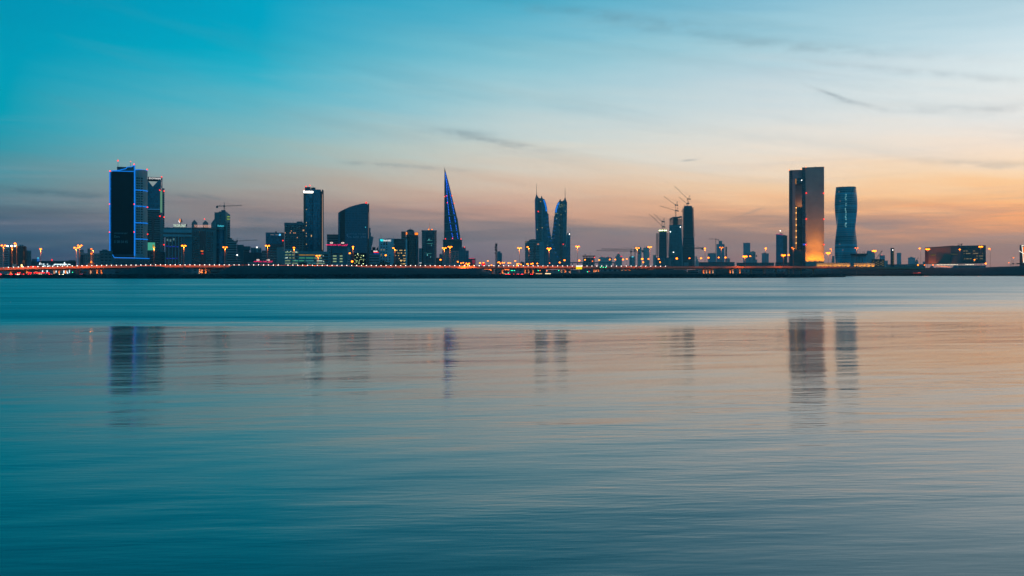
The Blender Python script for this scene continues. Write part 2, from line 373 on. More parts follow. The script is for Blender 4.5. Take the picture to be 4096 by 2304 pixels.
# ------------------------------------------------------------------ land
def interp(x, pts):
    if x <= pts[0][0]: return pts[0][1]
    for (a, u), (b, v) in zip(pts, pts[1:]):
        if x <= b:
            k = (x - a) / (b - a); return u + (v - u) * k
    return pts[-1][1]
SHORE = [(-900, 690), (0, 671), (640, 633), (1400, 622), (2200, 662), (2560, 712), (3000, 728), (3200, 760), (3383, 880)]
def nz(a, b): return math.sin(a * 1.7 + 3.1 * math.sin(b * 0.9)) * .5 + math.sin(a * 4.3 + b * 2.7) * .3 + math.sin(a * 9.1 - b * 6.3) * .2
def soil(name, col, ns):
    m = bpy.data.materials.new(name); m.use_nodes = True; t = G(m.node_tree); b = m.node_tree.nodes['Principled BSDF']
    o = t.n('ShaderNodeTexCoord').outputs['Object']
    f = t.mr(t.noise(o, ns, 8.0, 0.7), 0.3, 0.7, 0.55, 1.45)
    x = t.n('ShaderNodeVectorMath', operation='SCALE'); x.inputs[0].default_value = col; t.put(x.inputs['Scale'], f)
    t.put(b.inputs['Base Color'], x.outputs[0]); b.inputs['Roughness'].default_value = 0.95
    bp = t.n('ShaderNodeBump'); bp.inputs['Distance'].default_value = 0.6; t.put(bp.inputs['Height'], t.noise(o, ns * 4, 6.0, 0.7)); t.put(b.inputs['Normal'], bp.outputs[0])
    return m
M_soil = soil('sandy_fill', (0.012, 0.036, 0.044), 0.08); M_rock = soil('armour_rock', (0.010, 0.026, 0.031), 0.35)
gb = MB(); pxs = [-900 + i * 20 for i in range(215)]; SS = [0, 3, 6, 9, 13, 40, 120, 260, 700, 1500, 3500, 7000]; ZZ = [-.4, .9, 2.0, 2.9, 2.6, 2.2, 2.2, 2.2, 2.2, 2.2, 2.2, 2.2]
pts = []
for px in pxs:
    for i, sgn in enumerate(SS):
        D = interp(px, SHORE) + sgn; zz = ZZ[i] + (0.35 * nz(px * .21, i) if 0 < i < 5 else 0)
        pts.append((PX(px, D), D, zz))
nS = len(SS); fs = [(a * nS + i, (a + 1) * nS + i, (a + 1) * nS + i + 1, a * nS + i + 1) for a in range(len(pxs) - 1) for i in range(nS - 1)]
gb.add(pts, fs)
# tip of the spit slopes into the water on its right side
obj('ground', gb, M_soil, kind='structure', smooth=False)
def mound(name, prof, y0, y1, m, base=1.6, ext=0, s_back=None):
    """earth heap: prof = (px, py of its crest seen from the camera station), standing y0..y1 metres behind the shoreline"""
    mb = MB(); nx = 140; a, b = prof[0][0], prof[-1][0]; rows = 12; P = []
    for i in range(nx + 1):
        px = a + (b - a) * i / nx; sh = interp(px, SHORE) if px < 3383 and not ext else ext
        crest = interp(px, prof) + 1.0 * nz(px * .03, 1.0)
        for j in range(rows + 1):
            t = j / rows; D = sh + y0 + (y1 - y0) * t
            shp = math.sin(min(1.0, t / 0.55) * math.pi / 2) ** 1.3 if t < .55 else (1.0 if t < 0.7 else math.cos((t - .7) / .3 * math.pi / 2))
            zc = PZ(crest, sh + y0 + (y1 - y0) * .55)
            P.append((PX(px, D), D, base + max(zc - base, 0) * shp + 0.25 * nz(px * .11, j * 1.3) * (0 < j < rows)))
    n = rows + 1
    mb.add(P, [(i * n + j, (i + 1) * n + j, (i + 1) * n + j + 1, i * n + j + 1) for i in range(nx) for j in range(rows)])
    return obj(name, mb, m, kind='structure', smooth=True)
mound('earth_mound', [(440, 1100), (470, 1092), (520, 1074), (560, 1066), (590, 1064), (640, 1066), (690, 1074), (730, 1084), (765, 1093), (800, 1099)], 14, 95, M_soil)
mound('earth_mound', [(850, 1099), (880, 1090), (905, 1074), (925, 1062), (980, 1061), (1150, 1063), (1400, 1065), (1480, 1070), (1560, 1071), (1640, 1071), (1700, 1074), (1905, 1073), (1930, 1084), (1950, 1092), (1985, 1099)], 14, 110, M_soil)
mound('earth_mound', [(2180, 1099), (2215, 1092), (2300, 1092), (2370, 1089), (2450, 1085), (2520, 1083), (2640, 1079), (2700, 1078), (2735, 1080), (2755, 1093), (2790, 1099)], 14, 90, M_soil)
# far embankment on the right, carrying the shore road
mound('embankment', [(2950, 1090), (3200, 1084), (3400, 1074), (3560, 1071), (3900, 1071), (4000, 1067), (4096, 1063), (4700, 1058)], 0, 75, M_soil, base=-0.6, ext=1214)
# rock armour
rb = MB()
def rock(x, y, z, r):
    vs = [];
    for a in ((0, 0, 1), (1, 0, .1), (.3, .9, 0), (-.8, .6, .1), (-.8, -.6, 0), (.3, -.9, .1), (0, 0, -1)):
        q = r * random.uniform(.7, 1.25); vs.append((x + a[0] * q * 1.2, y + a[1] * q, z + a[2] * q * .8))
    rb.add(vs, [(0, 1, 2), (0, 2, 3), (0, 3, 4), (0, 4, 5), (0, 5, 1), (6, 2, 1), (6, 3, 2), (6, 4, 3), (6, 5, 4), (6, 1, 5)])
for i in range(5200):
    px = random.uniform(-60, 3390); s_ = random.uniform(-.5, 11); D = interp(px, SHORE) + s_
    rock(PX(px, D), D, interp(s_, list(zip(SS, ZZ))) - .05, random.uniform(.35, .85))
for i in range(900):
    px = random.uniform(3330, 4200); s_ = random.uniform(0, 9); D = 1214 + s_
    rock(PX(px, D), D, s_ * .32 - .2, random.uniform(.5, 1.0))
obj('rock_armour', rb, M_rock, kind='stuff')

# ------------------------------------------------------------------ buildings, from the left
F_apt   = facade('apartment_wall', (0.30,0.31,0.33), (0.02,0.03,0.04), 3.6, 3.4, .55, .5)
F_brown = facade('brown_apartment_wall', (0.11,0.08,0.07), (0.03,0.025,0.03), 1.3, 30, .55, 1.0)
F_curt  = facade('black_curtain_wall', (0.004,0.008,0.014), (0.0015,0.004,0.009), 1.5, 3.6, .9, .86, grough=.3, spec=.06)
F_teal  = facade('teal_curtain_wall', (0.02,0.14,0.18), (0.012,0.18,0.27), 1.5, 3.6, .9, .8, grough=.22)
F_band  = facade('banded_offices', (0.24,0.27,0.28), (0.01,0.02,0.028), 400, 3.8, 1.0, .48)
F_bandg = facade('banded_dark_offices', (0.13,0.16,0.17), (0.008,0.015,0.02), 400, 3.6, 1.0, .55)
F_grid  = facade('grid_hotel_wall', (0.07,0.13,0.14), (0.006,0.02,0.03), 4.2, 3.6, .72, .62, lit=.012, litcol=(1,.5,.2), lits=.7)
F_far   = facade('far_tower_wall', (0.12,0.20,0.23), (0.04,0.10,0.13), 4.5, 4.0, .6, .55)
F_resid = facade('far_flats_wall', (0.26,0.25,0.26), (0.05,0.06,0.07), 6, 4.0, .5, .5)
F_low   = facade('low_block_wall', (0.15,0.15,0.16), (0.015,0.02,0.025), 5, 4.2, .6, .45)
F_lowlit= facade('lit_low_block_wall', (0.15,0.15,0.16), (0.015,0.02,0.025), 4, 3.8, .6, .5, lit=.12, lits=.6)

# far-left flats
b = Bld('apartment_block', 'pale low apartment block with balconies at the far left edge', 'building', 14, 1000)
b.B('wall', M_conc, -40, 38, 988, None, 0, 18); b.windows(15, 37, 994, 1064, 1, 10, .8, .5); b.windows(-38, 10, 994, 1064, 4, 10, .5, .5)
b.B('roof_parapet', M_conc, -41, 39, 985, 988, -.4, 18.4)
for i, (px, py) in enumerate(((30,984),(46,984),(59,984))):
    pass
b = Bld('apartment_tower', 'dark brown glazed apartment block with two rooftop tanks beside the pale flats', 'building', 72, 1040)
foot = [(38,0),(92,0),(100,2),(106,6),(108,12),(108,20),(38,20)]
b.part('wall', b.prism(MB(), foot, 987), F_brown)
b.B('roof_cornice', M_brown, 38, 104, 984, 987, -.5, 19)
for p in (81, 90):
    t = b.part('water_tank', MB().tube((b.x(p), 8, b.h(984)), (b.x(p), 8, b.h(978)), 1.0, n=10), M_conc)
b = Bld('apartment_block', 'narrow grey apartment block stepped down beside the brown tower', 'building', 116, 1060)
b.B('wall', M_conc, 107, 125, 1002, None, 0, 16); b.windows(108, 124, 1006, 1066, 3, 12, .5, .5)
# rooftop floodlights on the flats
for px in (30, 46, 59):
    t = Bld('floodlight', 'white floodlight above the far left flats, ' + {30: 'nearest the frame edge', 46: 'in the middle of the three', 59: 'furthest from the edge'}[px], 'floodlight', px, 996, 'white floodlights over the flats', z=PZ(988, 996))
    t.part('pole', MB().tube((0, 0, -1), (0, 0, PZ(985, 996) - t.z), .12), M_steel); t.ball('lamp', px, 984, .8, E_white, 0)
# tensile tent
b = Bld('tent_canopy', 'small cream tent canopy with two upswept corners behind the flyover', 'tent', 59, 960)
b.part('canopy', b.slab(MB(), [(50,1072),(50,1052),(58.5,1060),(67,1053),(67,1072)], 0, 6), mat('tent_fabric', (.6,.5,.4), .8))
b.part('floodlight', MB().ball((b.x(60), -2, b.h(1071)), .3), E_orlow)
b = Bld('illuminated_sign', 'bright yellow-white lamp sign shining above the flyover near the brown tower', 'sign', 86.5, 940)
b.part('post', MB().tube((0, .6, 0), (0, .6, b.h(1070)), .25), M_steel)
b.part('light_panel', b.slab(MB(), [(83.5,1059),(89,1057.5),(90,1069),(87,1070),(84,1066)], 0, .4), emit('hot_sign', (1, .62, .2), 4.0))
# low mall
b = Bld('mall', 'long low dark roofed mall with a pale roof strip at far left', 'building', 215, 1300)
b.B('wall', M_dark, 125, 306, 1046, None, 0, 40); b.B('roof_band', M_mid, 127, 305, 1043, 1046, -1, 41)
b.B('roof_step', M_mid, 128, 152, 1036, 1043, 5, 30); b.B('roof_step', M_mid, 276, 302, 1040, 1043, 5, 30)
b = Bld('illuminated_sign', 'small blue sign with two legs and a white top above the mall', 'sign', 152.5, 1180)
for p in (149.5, 155.5): b.B('light_bar', E_blue, p - 1.1, p + 1.1, 1034, 1046, 0, .5)
b.B('light_cap', E_cyan, 150, 155, 1030, 1034, 0, .5); b.B('post', M_steel, 152, 153, 1046, None, .6, 1)
b = Bld('illuminated_sign', 'small red crescent sign on the mall roof', 'sign', 208, 1295, z=PZ(1044, 1295))
b.part('light_panel', b.slab(MB(), [(205,1043),(204.5,1039),(207,1036),(211,1037),(209,1040),(211,1044)], 0, .6), emit('red_sign', (1,.01,.01), 1.5))
# neon outlined showroom
b = Bld('showroom', 'low showroom traced in white neon tubes behind the left end of the flyover', 'building', 215, 1120)
b.B('wall', M_mid, 150, 284, 1056, None, 0, 20)
E_neon = emit('white_neon', (.75, .95, 1.0), 2.2)
for (p, q, w) in (((157,1057),(161,1057),.35),((160,1050),(160,1058),.35),((163,1056),(168,1056),.3),((171,1056.5),(178,1056.5),.35),((188,1056.5),(192,1056.5),.35),((172,1064),(184,1064),.3),((191,1064),(201,1064),.3),
                  ((218,1057),(222,1057),.5),((222,1057),(268,1057),.35),((216,1058),(216,1063),.35),((242,1057),(242,1063),.3),((256,1062),(258,1049),.4),((258,1049),(261,1061),.4),((271,1057),(281,1057),.3),((281,1057),(281,1060),.3),
                  ((170.5,1079),(170.5,1094),.4),((188.5,1078),(188.5,1090),.4),((224.5,1077),(224.5,1090),.35),((241,1078),(241,1092),.3),((256,1076),(256,1093),.4),((265,1076),(268,1090),.4),((268,1090),(272,1094),.4),((278,1076),(278,1092),.25)):
    b.part('neon_tube', b.line(MB(), p, q, w, -.6), E_neon)
# flats with minaret-like lamp tower
b = Bld('apartment_block', 'grey flats with a dark stair slot, left of the tall blue-edged tower', 'building', 360, 1150)
b.B('wall', M_pink, 314, 335, 999, None, 0, 18); b.B('wall', M_pink, 335, 400, 1013, None, 1, 18); b.B('stair_slot', M_dark, 322, 334, 1020, 1062, -.15, .5)
b.B('penthouse', M_pink, 350, 366, 994, 1013, 3, 14); b.windows(336, 399, 1018, 1062, 9, 7, .6, .42, y=.9)
b = Bld('apartment_block', 'dark flats half hidden behind the tall blue-edged tower on its left', 'building', 420, 1260)
b.B('wall', F_low, 398, 450, 1005, None, 0, 18); b.B('roof_parapet', M_mid, 397, 451, 1003, 1005, -.3, 18.3)
b.B('penthouse', M_mid, 408, 430, 998, 1003, 3, 14)
b = Bld('minaret', 'slender tapering minaret washed in orange light before the grey flats', 'minaret', 365, 1080)
prof = [(4.5,1060),(4.2,1052),(4.4,1051),(3.2,1036),(2.6,1020),(4.6,1012),(4.6,1009),(2.2,1004),(2.0,1000),(.3,994)]
rings = [[(math.cos(2*math.pi*j/10)*w*b.k, math.sin(2*math.pi*j/10)*w*b.k, b.h(py)) for j in range(10)] for w, py in prof]
b.part('shaft', MB().loft(rings), M_pink)
b.B('plinth', M_brown, 352, 378, 1053, None, -1, 8)
b.ball('lamp', 365, 1015, .7, E_orlow, -2.5); b.ball('lamp', 365, 1049, .8, E_orlow, -2.6)
def point(parent, loc, power, col=(1, .33, .06), r=.6, name='lamp_light'):
    l = bpy.data.lights.new(name, 'POINT'); l.energy = power; l.color = col; l.shadow_soft_size = r
    o = bpy.data.objects.new(name, l); C.objects.link(o); o.parent = parent; o.location = loc; return o
def spot(parent, loc, aim, power, ang, col=(1, .36, .05), blend=.6, r=.4):
    l = bpy.data.lights.new('flood_light', 'SPOT'); l.energy = power; l.color = col; l.spot_size = math.radians(ang); l.spot_blend = blend; l.shadow_soft_size = r
    o = bpy.data.objects.new('flood_light', l); C.objects.link(o); o.parent = parent; o.location = loc
    o.rotation_euler = (Vector(aim) - Vector(loc)).to_track_quat('-Z', 'Y').to_euler(); return o
point(b.o, (0, -5, b.h(1046)), 1300); point(b.o, (0, -5, b.h(1012)), 800)

# tall tower with blue led edges
b = Bld('office_tower', 'tallest left tower, black glass front outlined in blue light with a windowed beige side', 'skyscraper', 520, 1350)
b.part('glass_front', b.prism(MB(), [(446,0),(536,0),(536,30),(446,30)], 690, 1028), F_curt)
b.part('edge_pier', b.prism(MB(), [(438,1),(446,-.4),(446,30),(438,30)], 688, 1030), F_teal)
M_beige = mat('beige_precast', (.33,.36,.36), .8)
side = [(540,0),(556,1),(570,3.5),(582,8),(590,15),(592,24),(592,34),(540,34)]
b.part('side_wall', b.prism(MB(), side, [678.5,677.5,676.5,676,676,676,676,678.5], 1030), M_beige)
b.part('crown', b.slab(MB(), [(449,688),(537,685),(537,662),(528,668),(507,672),(505,676),(478,683)], .2, 28), M_glassb)
b.B('plant_room', M_dark, 468, 536, 667, 690, 6, 26)
b.windows(541, 556.5, 706, 1016, 1, 30, .5, .52, y=-.1); b.windows(551, 561, 706, 1016, 1, 30, .72, .52, y=.9); b.windows(562, 573, 706, 1016, 1, 30, .66, .52, y=2.2)
b.B('spandrel', M_dark, 450, 536, 1018, 1024, -.2, .3)
for p, q, w in (((440,689),(440,1017),.75),((538.5,659),(538.5,1023),.95),((445,687),(478,683),.7),((478,683),(505,675),.7),((505,675),(508,669),.6),((508,669),(526,667),.6),((526,667),(537,661),.7),((449,687),(535,685.5),.6)):
    b.part('led_strip', b.line(MB(), p, q, w, -.9), E_blue)
b.part('led_strip', b.line(MB(), (542,678.5), (556,676.5), .6, -.4).add([], []), E_blue)
b.part('led_strip', MB().tube((b.x(556), .2, b.h(676.5)), (b.x(590), 14, b.h(675.5)), .6), E_blue)
for y in (759, 823.5, 890, 955.5):
    mb = MB(); P = [(541,-.5),(556,.4),(570,3),(582,7.3),(591.5,14.5)]
    for (p, d), (q, e) in zip(P, P[1:]): mb.tube((b.x(p), d, b.h(y)), (b.x(q), e, b.h(y + .5)), .7)
    b.part('led_strip', mb, E_blue)
for px, py in ((472,646),(522.5,647)): b.part('antenna', MB().tube((b.x(px), 10, b.h(668)), (b.x(px), 10, b.h(py)), .25), M_steel)
b.beacons([(472,645),(441,688)], 1.5); b.beacons([(522.5,646)], .8); b.beacons([(536.5,657),(589,675.5)], 1.3)
b.beacons([(438.5,818.5),(536,816),(590.5,827.5),(438.5,930),(536,928),(591,936)], 1.15)
M_vinyl = mat('window_vinyl', (.14,.36,.44), .6)
s = b.text('OFFICES FOR RENT', 457, 510, 931, 937, M_vinyl, -.25); b.text('Dara', 458, 479, 942, 951, M_vinyl, -.25); b.text('0 58 04 45', 457, 511, 962, 973, M_vinyl, -.25)
b.B('podium', M_mid, 424, 600, 1034, None, -6, 36); b.windows(458, 545, 1038, 1056, 1, 3, .98, .5, y=-6.1); b.windows(560, 598, 1038, 1056, 4, 3, .7, .5, y=-6.1)
b.B('podium_roof', M_pink, 426, 456, 1031, 1034, -5, 30)
b.B('canopy_entrance', M_dark, 436, 456, 1018, 1034, -3, 0)
for p, q in (((433.5,1026),(438,1016)),((438,1016),(438,1031)),((440,1020),(440,1031)),((446,1020),(446,1031)),((438,1031),(448,1031)),((448,1016),(457,1029)),((457,1030.5),(600,1034))):
    b.part('led_strip', b.line(MB(), p, q, .6, -6.6), E_blue)

# tower with the V notch
b = Bld('office_tower', 'grey tower with a V-shaped notch under its white rooftop sign, behind the blue-edged tower', 'skyscraper', 625, 1480)
mb = MB()
b.slab(mb, [(570,1060),(570,724),(591,722.5),(611,746.5),(635,720.5),(641,720.5),(641,1060)], 0, 26)
b.part('glass_body', mb, F_teal)
sg = b.B('sign_board', M_dark, 566, 645, 708.5, 720, -.4, 26)
b.text('THE DOMAIN', 571, 643.5, 710.5, 717.5, E_whites, -.7, parent=sg)
b.B('lower_front', F_bandg, 585, 640, 838, None, -.5, .5); b.B('window_slot', M_glass, 606, 617, 868, 990, -.8, -.4)
b.part('led_strip', b.line(MB(), (591,837.5), (640,837.5), .35, -.9), emit('soft_blue', (.05,.35,.8), .5))
b.B('sign_fin', M_pink, 640, 650, 709, 1030, -.6, 24); 
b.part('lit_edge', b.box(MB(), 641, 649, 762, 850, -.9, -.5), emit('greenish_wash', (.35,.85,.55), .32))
E_fin = emit('fin_lettering', (.8,.7,.72), .5)
for py in (724,730,734,739,744,753,757,764): b.B('sign_letter', E_fin, 644.5, 648, py, py - 2.2, -.9, -.5)
b.B('side_wing', F_apt, 650, 658, 751, 1030, 4, 24)
b.windows(642, 649, 850, 1000, 2, 30, .5, .5, M_white); b.windows(651, 657, 775, 1000, 1, 24, .5, .5, y=3.9)
b.beacons([(646.5,707),(639,760.5),(656,763.5),(639.5,864.5),(656,868),(656,979)], 1.3)
b.B('podium', M_dark, 585, 664, 1008, None, -8, 30); b.windows(592, 660, 1012, 1056, 1, 5, .98, .4, y=-8.1)
b = Bld('billboard', 'green-lit square billboard at the foot of the notched tower', 'billboard', 606, 1330)
b.B('panel', emit('green_poster', (.1,.62,.42), .62), 591, 620, 970, 1001, 0, 1.0); b.B('emblem', emit('poster_emblem', (.55,.5,.1), .5), 610, 617, 978, 992, -.2, 0)
for p in (597, 614): b.B('post', M_steel, p - .8, p + .8, 1001, None, .4, 1.2)
b.B('frame', M_dark, 590, 621, 1001, 1002, -.2, 1.2)

# hotel with vertical fins
b = Bld('hotel', 'teal hotel with tall white fins and a pale cornice under its white roof letters', 'hotel', 712, 1260)
b.B('glass_body', M_glass, 663, 742, 944, None, 0, 26); b.B('solid_bay', M_mid, 740, 768, 944, None, -.6, 26)
M_fin = mat('pale_fin', (.30,.38,.42), .7)
for p in (661.5, 675.5, 689, 702, 714.5, 727, 736): b.B('fin', M_fin, p - 1.2, p + 1.2, 944, None, -1.6, .0)
b.B('cornice', M_fin, 653, 767, 938, 947, -3, 28); b.B('cornice_recess', M_glass, 655, 766, 931, 938, -2, 27); b.B('cornice', M_fin, 654, 767, 918, 931, -3, 28)
b.part('roof_parapet', b.slab(MB(), [(657,918),(659,911),(672,910),(700,912),(740,911),(767,909),(767,918)], 0, 24), M_mid)
E_hotel = emit('pale_green_letters', (.75,1,.72), 1.1)
sg = b.B('sign_frame', M_steel, 692, 749, 908.5, 911, 2, 3); b.text('THE DIPLOMAT', 693.5, 743, 897, 908, E_hotel, 1.5, parent=sg); b.B('sign_box', M_dark, 744, 749, 896, 905, 2, 3, parent=sg)
e = b.part('emblem_petal', b.slab(MB(), [(718,892),(713.5,885),(714,880),(717,884),(719.5,890)], 2, 2.6), E_whites)
b.part('emblem_petal', b.slab(MB(), [(719.5,889),(717,883),(717.5,876),(720,872),(722,879),(723,885)], 2, 2.6), emit('orange_petal', (1,.22,.03), 1.3))
b.part('emblem_petal', b.slab(MB(), [(722,890),(724,881),(725.5,873),(728,877),(727,884),(725,890)], 2, 2.6), M_brown); b.part('emblem_petal', b.slab(MB(), [(726,890),(729,880),(730,884),(728,890)], 2, 2.6), M_brown)
b.B('emblem_stem', M_steel, 720.5, 722.5, 889, 911, 2.2, 2.8)
for x0, x1, y in ((666,673,985),(678,685,987),(690,700,986),(706,714,987),(666,673,1034),(678,686,1034),(690,700,1034),(705,710,1033)):
    b.B('lit_window', emit('blue_room', (.03,.06,.9), .45), x0, x1, y - 1.6, y + 1.6, -.15, .1)
for x0, y in ((667,961),(679,963),(692,958)): b.B('lit_window', emit('pale_room', (.3,.6,.65), .28), x0, x0 + 6, y - 5, y + 4, -.15, .1)

# residence with gables
b = Bld('hotel', 'hotel block with three pointed roof gables, red roof letters and a round corner tower', 'hotel', 832, 1300)
M_res = mat('teal_grey_stone', (.17,.22,.23), .8)
b.B('wall', M_res, 766, 866, 912, None, 0, 26)
for x0, xp, x1, yp in ((767,778,789,880),(811,822,833,882),(845,857,866,876)):
    b.part('gable', b.slab(MB(), [(x0,912),(x0,892),(xp,yp),(x1,892),(x1,912)], -.3, 22), M_res)
b.B('atrium_glass', M_glass, 798, 824, 924, 1058, -.12, .3)
b.windows(769, 864, 913, 919, 12, 1, .75, .9)
b.windows(769, 796, 926, 945, 4, 1, .55, .98); b.windows(826, 853, 926, 945, 4, 1, .55, .98)
b.windows(776, 796, 948, 1056, 1, 12, .95, .62); b.windows(826, 846, 948, 1056, 1, 12, .95, .62); b.windows(769, 774, 948, 1056, 1, 12, .8, .62); b.windows(847, 852, 948, 1056, 1, 12, .8, .62)
E_resl = emit('salmon_letters', (1,.50,.36), 1.0)
sg = b.B('sign_board', M_steel, 776, 844, 910, 911.5, -1.2, -.6); b.text('THE DIPLOMAT RESIDENCE', 777, 843.5, 900.5, 910, E_resl, -1.2, parent=sg)
n = 14; cx, r = 886, 20.0
def cyl(cxp, wpx, py0, py1, yc=12):
    w = wpx * b.k
    return MB().loft([[(b.x(cxp) + w * math.cos(2*math.pi*j/22), yc + w * .8 * math.sin(2*math.pi*j/22), b.h(q)) for j in range(22)] for q in (py0, py1)])
b.part('corner_tower', cyl(884.5, 18.5, 1065, 918), F_teal, smooth=False)
b.part('tower_cornice', cyl(885, 22, 918, 911), M_res); b.part('tower_crown', cyl(885, 21, 911, 890), M_res)
b.B('pilaster', M_res, 904, 909, 890, None, 4, 24); b.part('gable', b.slab(MB(), [(897,905),(897,887),(902,880),(909,888),(909,905)], 6, 20), M_res)
b.text('Radisson', 870, 896, 899, 907, E_cyan, -6.2, shear=.3)
b.part('uplit_rib', MB().tube((b.x(899), -1.0, b.h(1055)), (b.x(900), -1.0, b.h(922)), .5), M_pink)
b.B('lit_window', emit('red_lamp_reflection', (1,.02,.02), .7), 806, 813, 1012, 1017, -.3, .1); b.B('lit_window', E_orange2, 803, 813, 1003, 1006, -.3, .1)  # red and orange marks: street-lamp reflections painted as glowing panes on the atrium glass
b.ball('warning_light', 818, 876.5, .7, E_red)

# tower under construction behind
b = Bld('office_tower', 'unfinished stepped concrete tower behind the gabled hotel, with a crane on its roof', 'skyscraper', 905, 1500)
b.B('core_wall', mat('teal_concrete', (.16,.20,.21), .85), 858, 902, 850, None, 0, 24)
b.part('side_wall', b.prism(MB(), [(902,0),(921,12),(921,24),(902,24)], [845,857,857,845]), M_conc)
b.B('roof_block', M_mid, 885, 902, 840, 850, 3, 20); b.B('roof_block', M_mid, 875, 885, 846, 850, 3, 20)
for y in (864, 875, 885, 896): b.B('window', M_glass, 878.5, 882.5, y - 3, y + 3, -.15, .2)
for y, m in ((866, 1), (876, 1)): b.B('lit_window', emit('lime_room', (.55,.8,.15), .45), 909, 919.5, y - 1.8, y + 1.8, 2.2, 5.5)
for i in range(20): b.B('window', M_glass, 911, 919.5, 890 + 8 * i, 894 + 8 * i, 4.5, 6.5)
b = Bld('office_block', 'stepped banded office block right of the gabled hotel', 'building', 930, 1420)
b.B('wall', F_band, 908, 935, 958, None, 0, 20); b.B('wall', F_band, 935, 947, 965, None, 2, 20); b.B('wall', F_band, 945, 963, 1036, None, 2, 20); b.B('roof_block', M_dark, 912, 928, 952, 958, 3, 16)

def tower_crane(name, label, px, D, ytop, ybot, jx, jy, cx_, cy_, ycab, slope=None, grp='tower cranes on the skyline', m=None, apex=None, w=1.6, base=None):
    """flat-jib crane: mast px ytop..ybot, jib tip (jx,jy), counter-jib tip (cx_,cy_), ycab = height of the slewing ring"""
    b = Bld(name, label, 'crane', px, D, grp, z=PZ(ybot, D) if base is None else base)
    m = m or M_crane; ap = apex if apex is not None else ytop
    b.part('mast', MB().truss((0, 0, 0), (0, 0, b.h(ycab)), w, max(4, int(b.h(ycab) / 5)), .16 * w / 1.6 + .05), m)
    b.part('tower_head', MB().tube((0, 0, b.h(ycab)), (0, 0, b.h(ap)), .55, .2, 4), m)
    b.part('jib', MB().truss((0, 0, b.h(ycab)), (b.x(jx), 0, b.h(jy)), w * .8, 14, .13), m)
    b.part('counter_jib', MB().truss((0, 0, b.h(ycab)), (b.x(cx_), 0, b.h(cy_)), w * .8, 4, .18), m)
    sgn = 1 if jx < px else -1
    b.part('counterweight', MB().box(b.x(cx_) - 1.6, b.x(cx_) + 1.6, -1, 1, b.h(cy_) - 3.2, b.h(cy_) + .3), m)
    b.part('cab', MB().box(-1.3, 1.3, -1.6, 1.0, b.h(ycab) - 1.6, b.h(ycab) + 1.0), m)
    k = .62; tx, tz = b.x(px + (jx - px) * k), b.h(ycab + (jy - ycab) * k)
    b.part('tie_bar', MB().tube((0, 0, b.h(ap)), (tx, 0, tz + .5), .09, n=3), m); b.part('tie_bar', MB().tube((0, 0, b.h(ap)), (b.x(cx_) * .8, 0, b.h(cy_) + .5), .09, n=3), m)
    k = .33; tx, tz = b.x(px + (jx - px) * k), b.h(ycab + (jy - ycab) * k)
    b.part('hoist_rope', MB().tube((tx, 0, tz), (tx, 0, tz - 6), .07, n=3), m)
    return b
tower_crane('tower_crane', 'horizontal-jib crane standing on the unfinished tower behind the gabled hotel', 897, 1505, 809, 842, 968, 820.5, 868.5, 825, 824)
tower_crane('tower_crane', 'long thin crane jib reaching right from behind the banded office block', 948, 1600, 953, 1070, 1030, 959, 934, 966, 964)

# mid-left office cluster
b = Bld('office_block', 'dark flat-topped office block with an overhanging upper floor right of the banded block', 'building', 974, 1450)
b.B('wall', M_mid, 948, 975, 979, None, 0, 20); b.B('upper_floor', M_mid, 974, 1002, 985, 1000, -1, 20); b.B('wall', F_bandg, 966, 998, 1000, None, 1, 20)
b.ball('lamp', 948.5, 1020, .8, E_white)
b = Bld('office_block', 'low dark block with a pale rooftop drum and a white lamp', 'building', 1010, 1350)
b.B('wall', M_dark, 976, 1052, 1010, None, 0, 20); b.B('roof_block', M_mid, 1003, 1046, 990, 1010, 6, 18)
b.part('roof_drum', MB().tube((b.x(1028), 4, b.h(1009)), (b.x(1028), 4, b.h(993)), 1.7, n=12), M_conc); b.ball('lamp', 1028, 989, .8, E_white, 4)
b = Bld('office_block', 'brown striped block with a pale end wall under the blue-triangle office', 'building', 1092, 1290)
b.B('wall', F_bandg, 1047, 1107, 1002, None, 0, 20); b.B('end_wall', M_pink, 1107, 1137, 988, None, -.3, 20)
b = Bld('hotel_annex', 'low pink-edged annex carrying two pale ovals and magenta letters behind the mound', 'building', 1062, 1180)
b.B('wall', M_pink, 990, 1126, 1050, None, 0, 16); b.windows(996, 1120, 1052, 1060, 10, 1, .7, .5)
def plaza_sign(b, x0, x1, ax0, ax1, yt, yb, o1, o2, oy):
    sg = b.B('sign_rail', M_steel, x0, ax1, yb + .3, yb + 1.3, .3, .9)
    b.text('CROWNE PLAZA', x0, x1, yt, yb, E_pink, .2, parent=sg)
    ar = '\uFE8D\uFEB0\uFEFC\uFE91 \uFEE5\uFEED\uFE8D\uFEAE\uFEDB'
    b.text(ar, ax0, ax1, yt - 1.5, yb + 1.5, E_pink, .2, parent=sg)
    for o in (o1, o2):
        ov = b.part('sign_oval', MB().ball((b.x(o), .5, b.h(oy)), 6.3 * b.k, 14, 8, 1, .06, .55), E_oval)
        b.part('oval_emblem', MB().ball((b.x(o), -.1, b.h(oy)), 2.6 * b.k, 8, 6, 1, .15, .6), mat('emblem_wine', (.25,.02,.08)), parent=ov)
        b.B('oval_post', M_steel, o - .4, o + .4, oy + 3, yb + 1, .6, .9)
plaza_sign(b, 1015, 1049, 1054, 1090, 1044.5, 1048, 1032, 1073, 1040)
b = Bld('office_block', 'square teal office with faint letters and a bright blue triangle at its top corner', 'building', 1100, 1420)
b.B('wall', F_teal, 1063, 1129, 930, None, 0, 24); b.part('side_wall', b.prism(MB(), [(1129,0),(1137,8),(1137,24),(1129,24)], 930), M_mid)
b.B('lower_front', F_bandg, 1068, 1129, 977, None, -.3, .4); b.B('roof_block', M_dark, 1101, 1107, 925, 930, 6, 12)
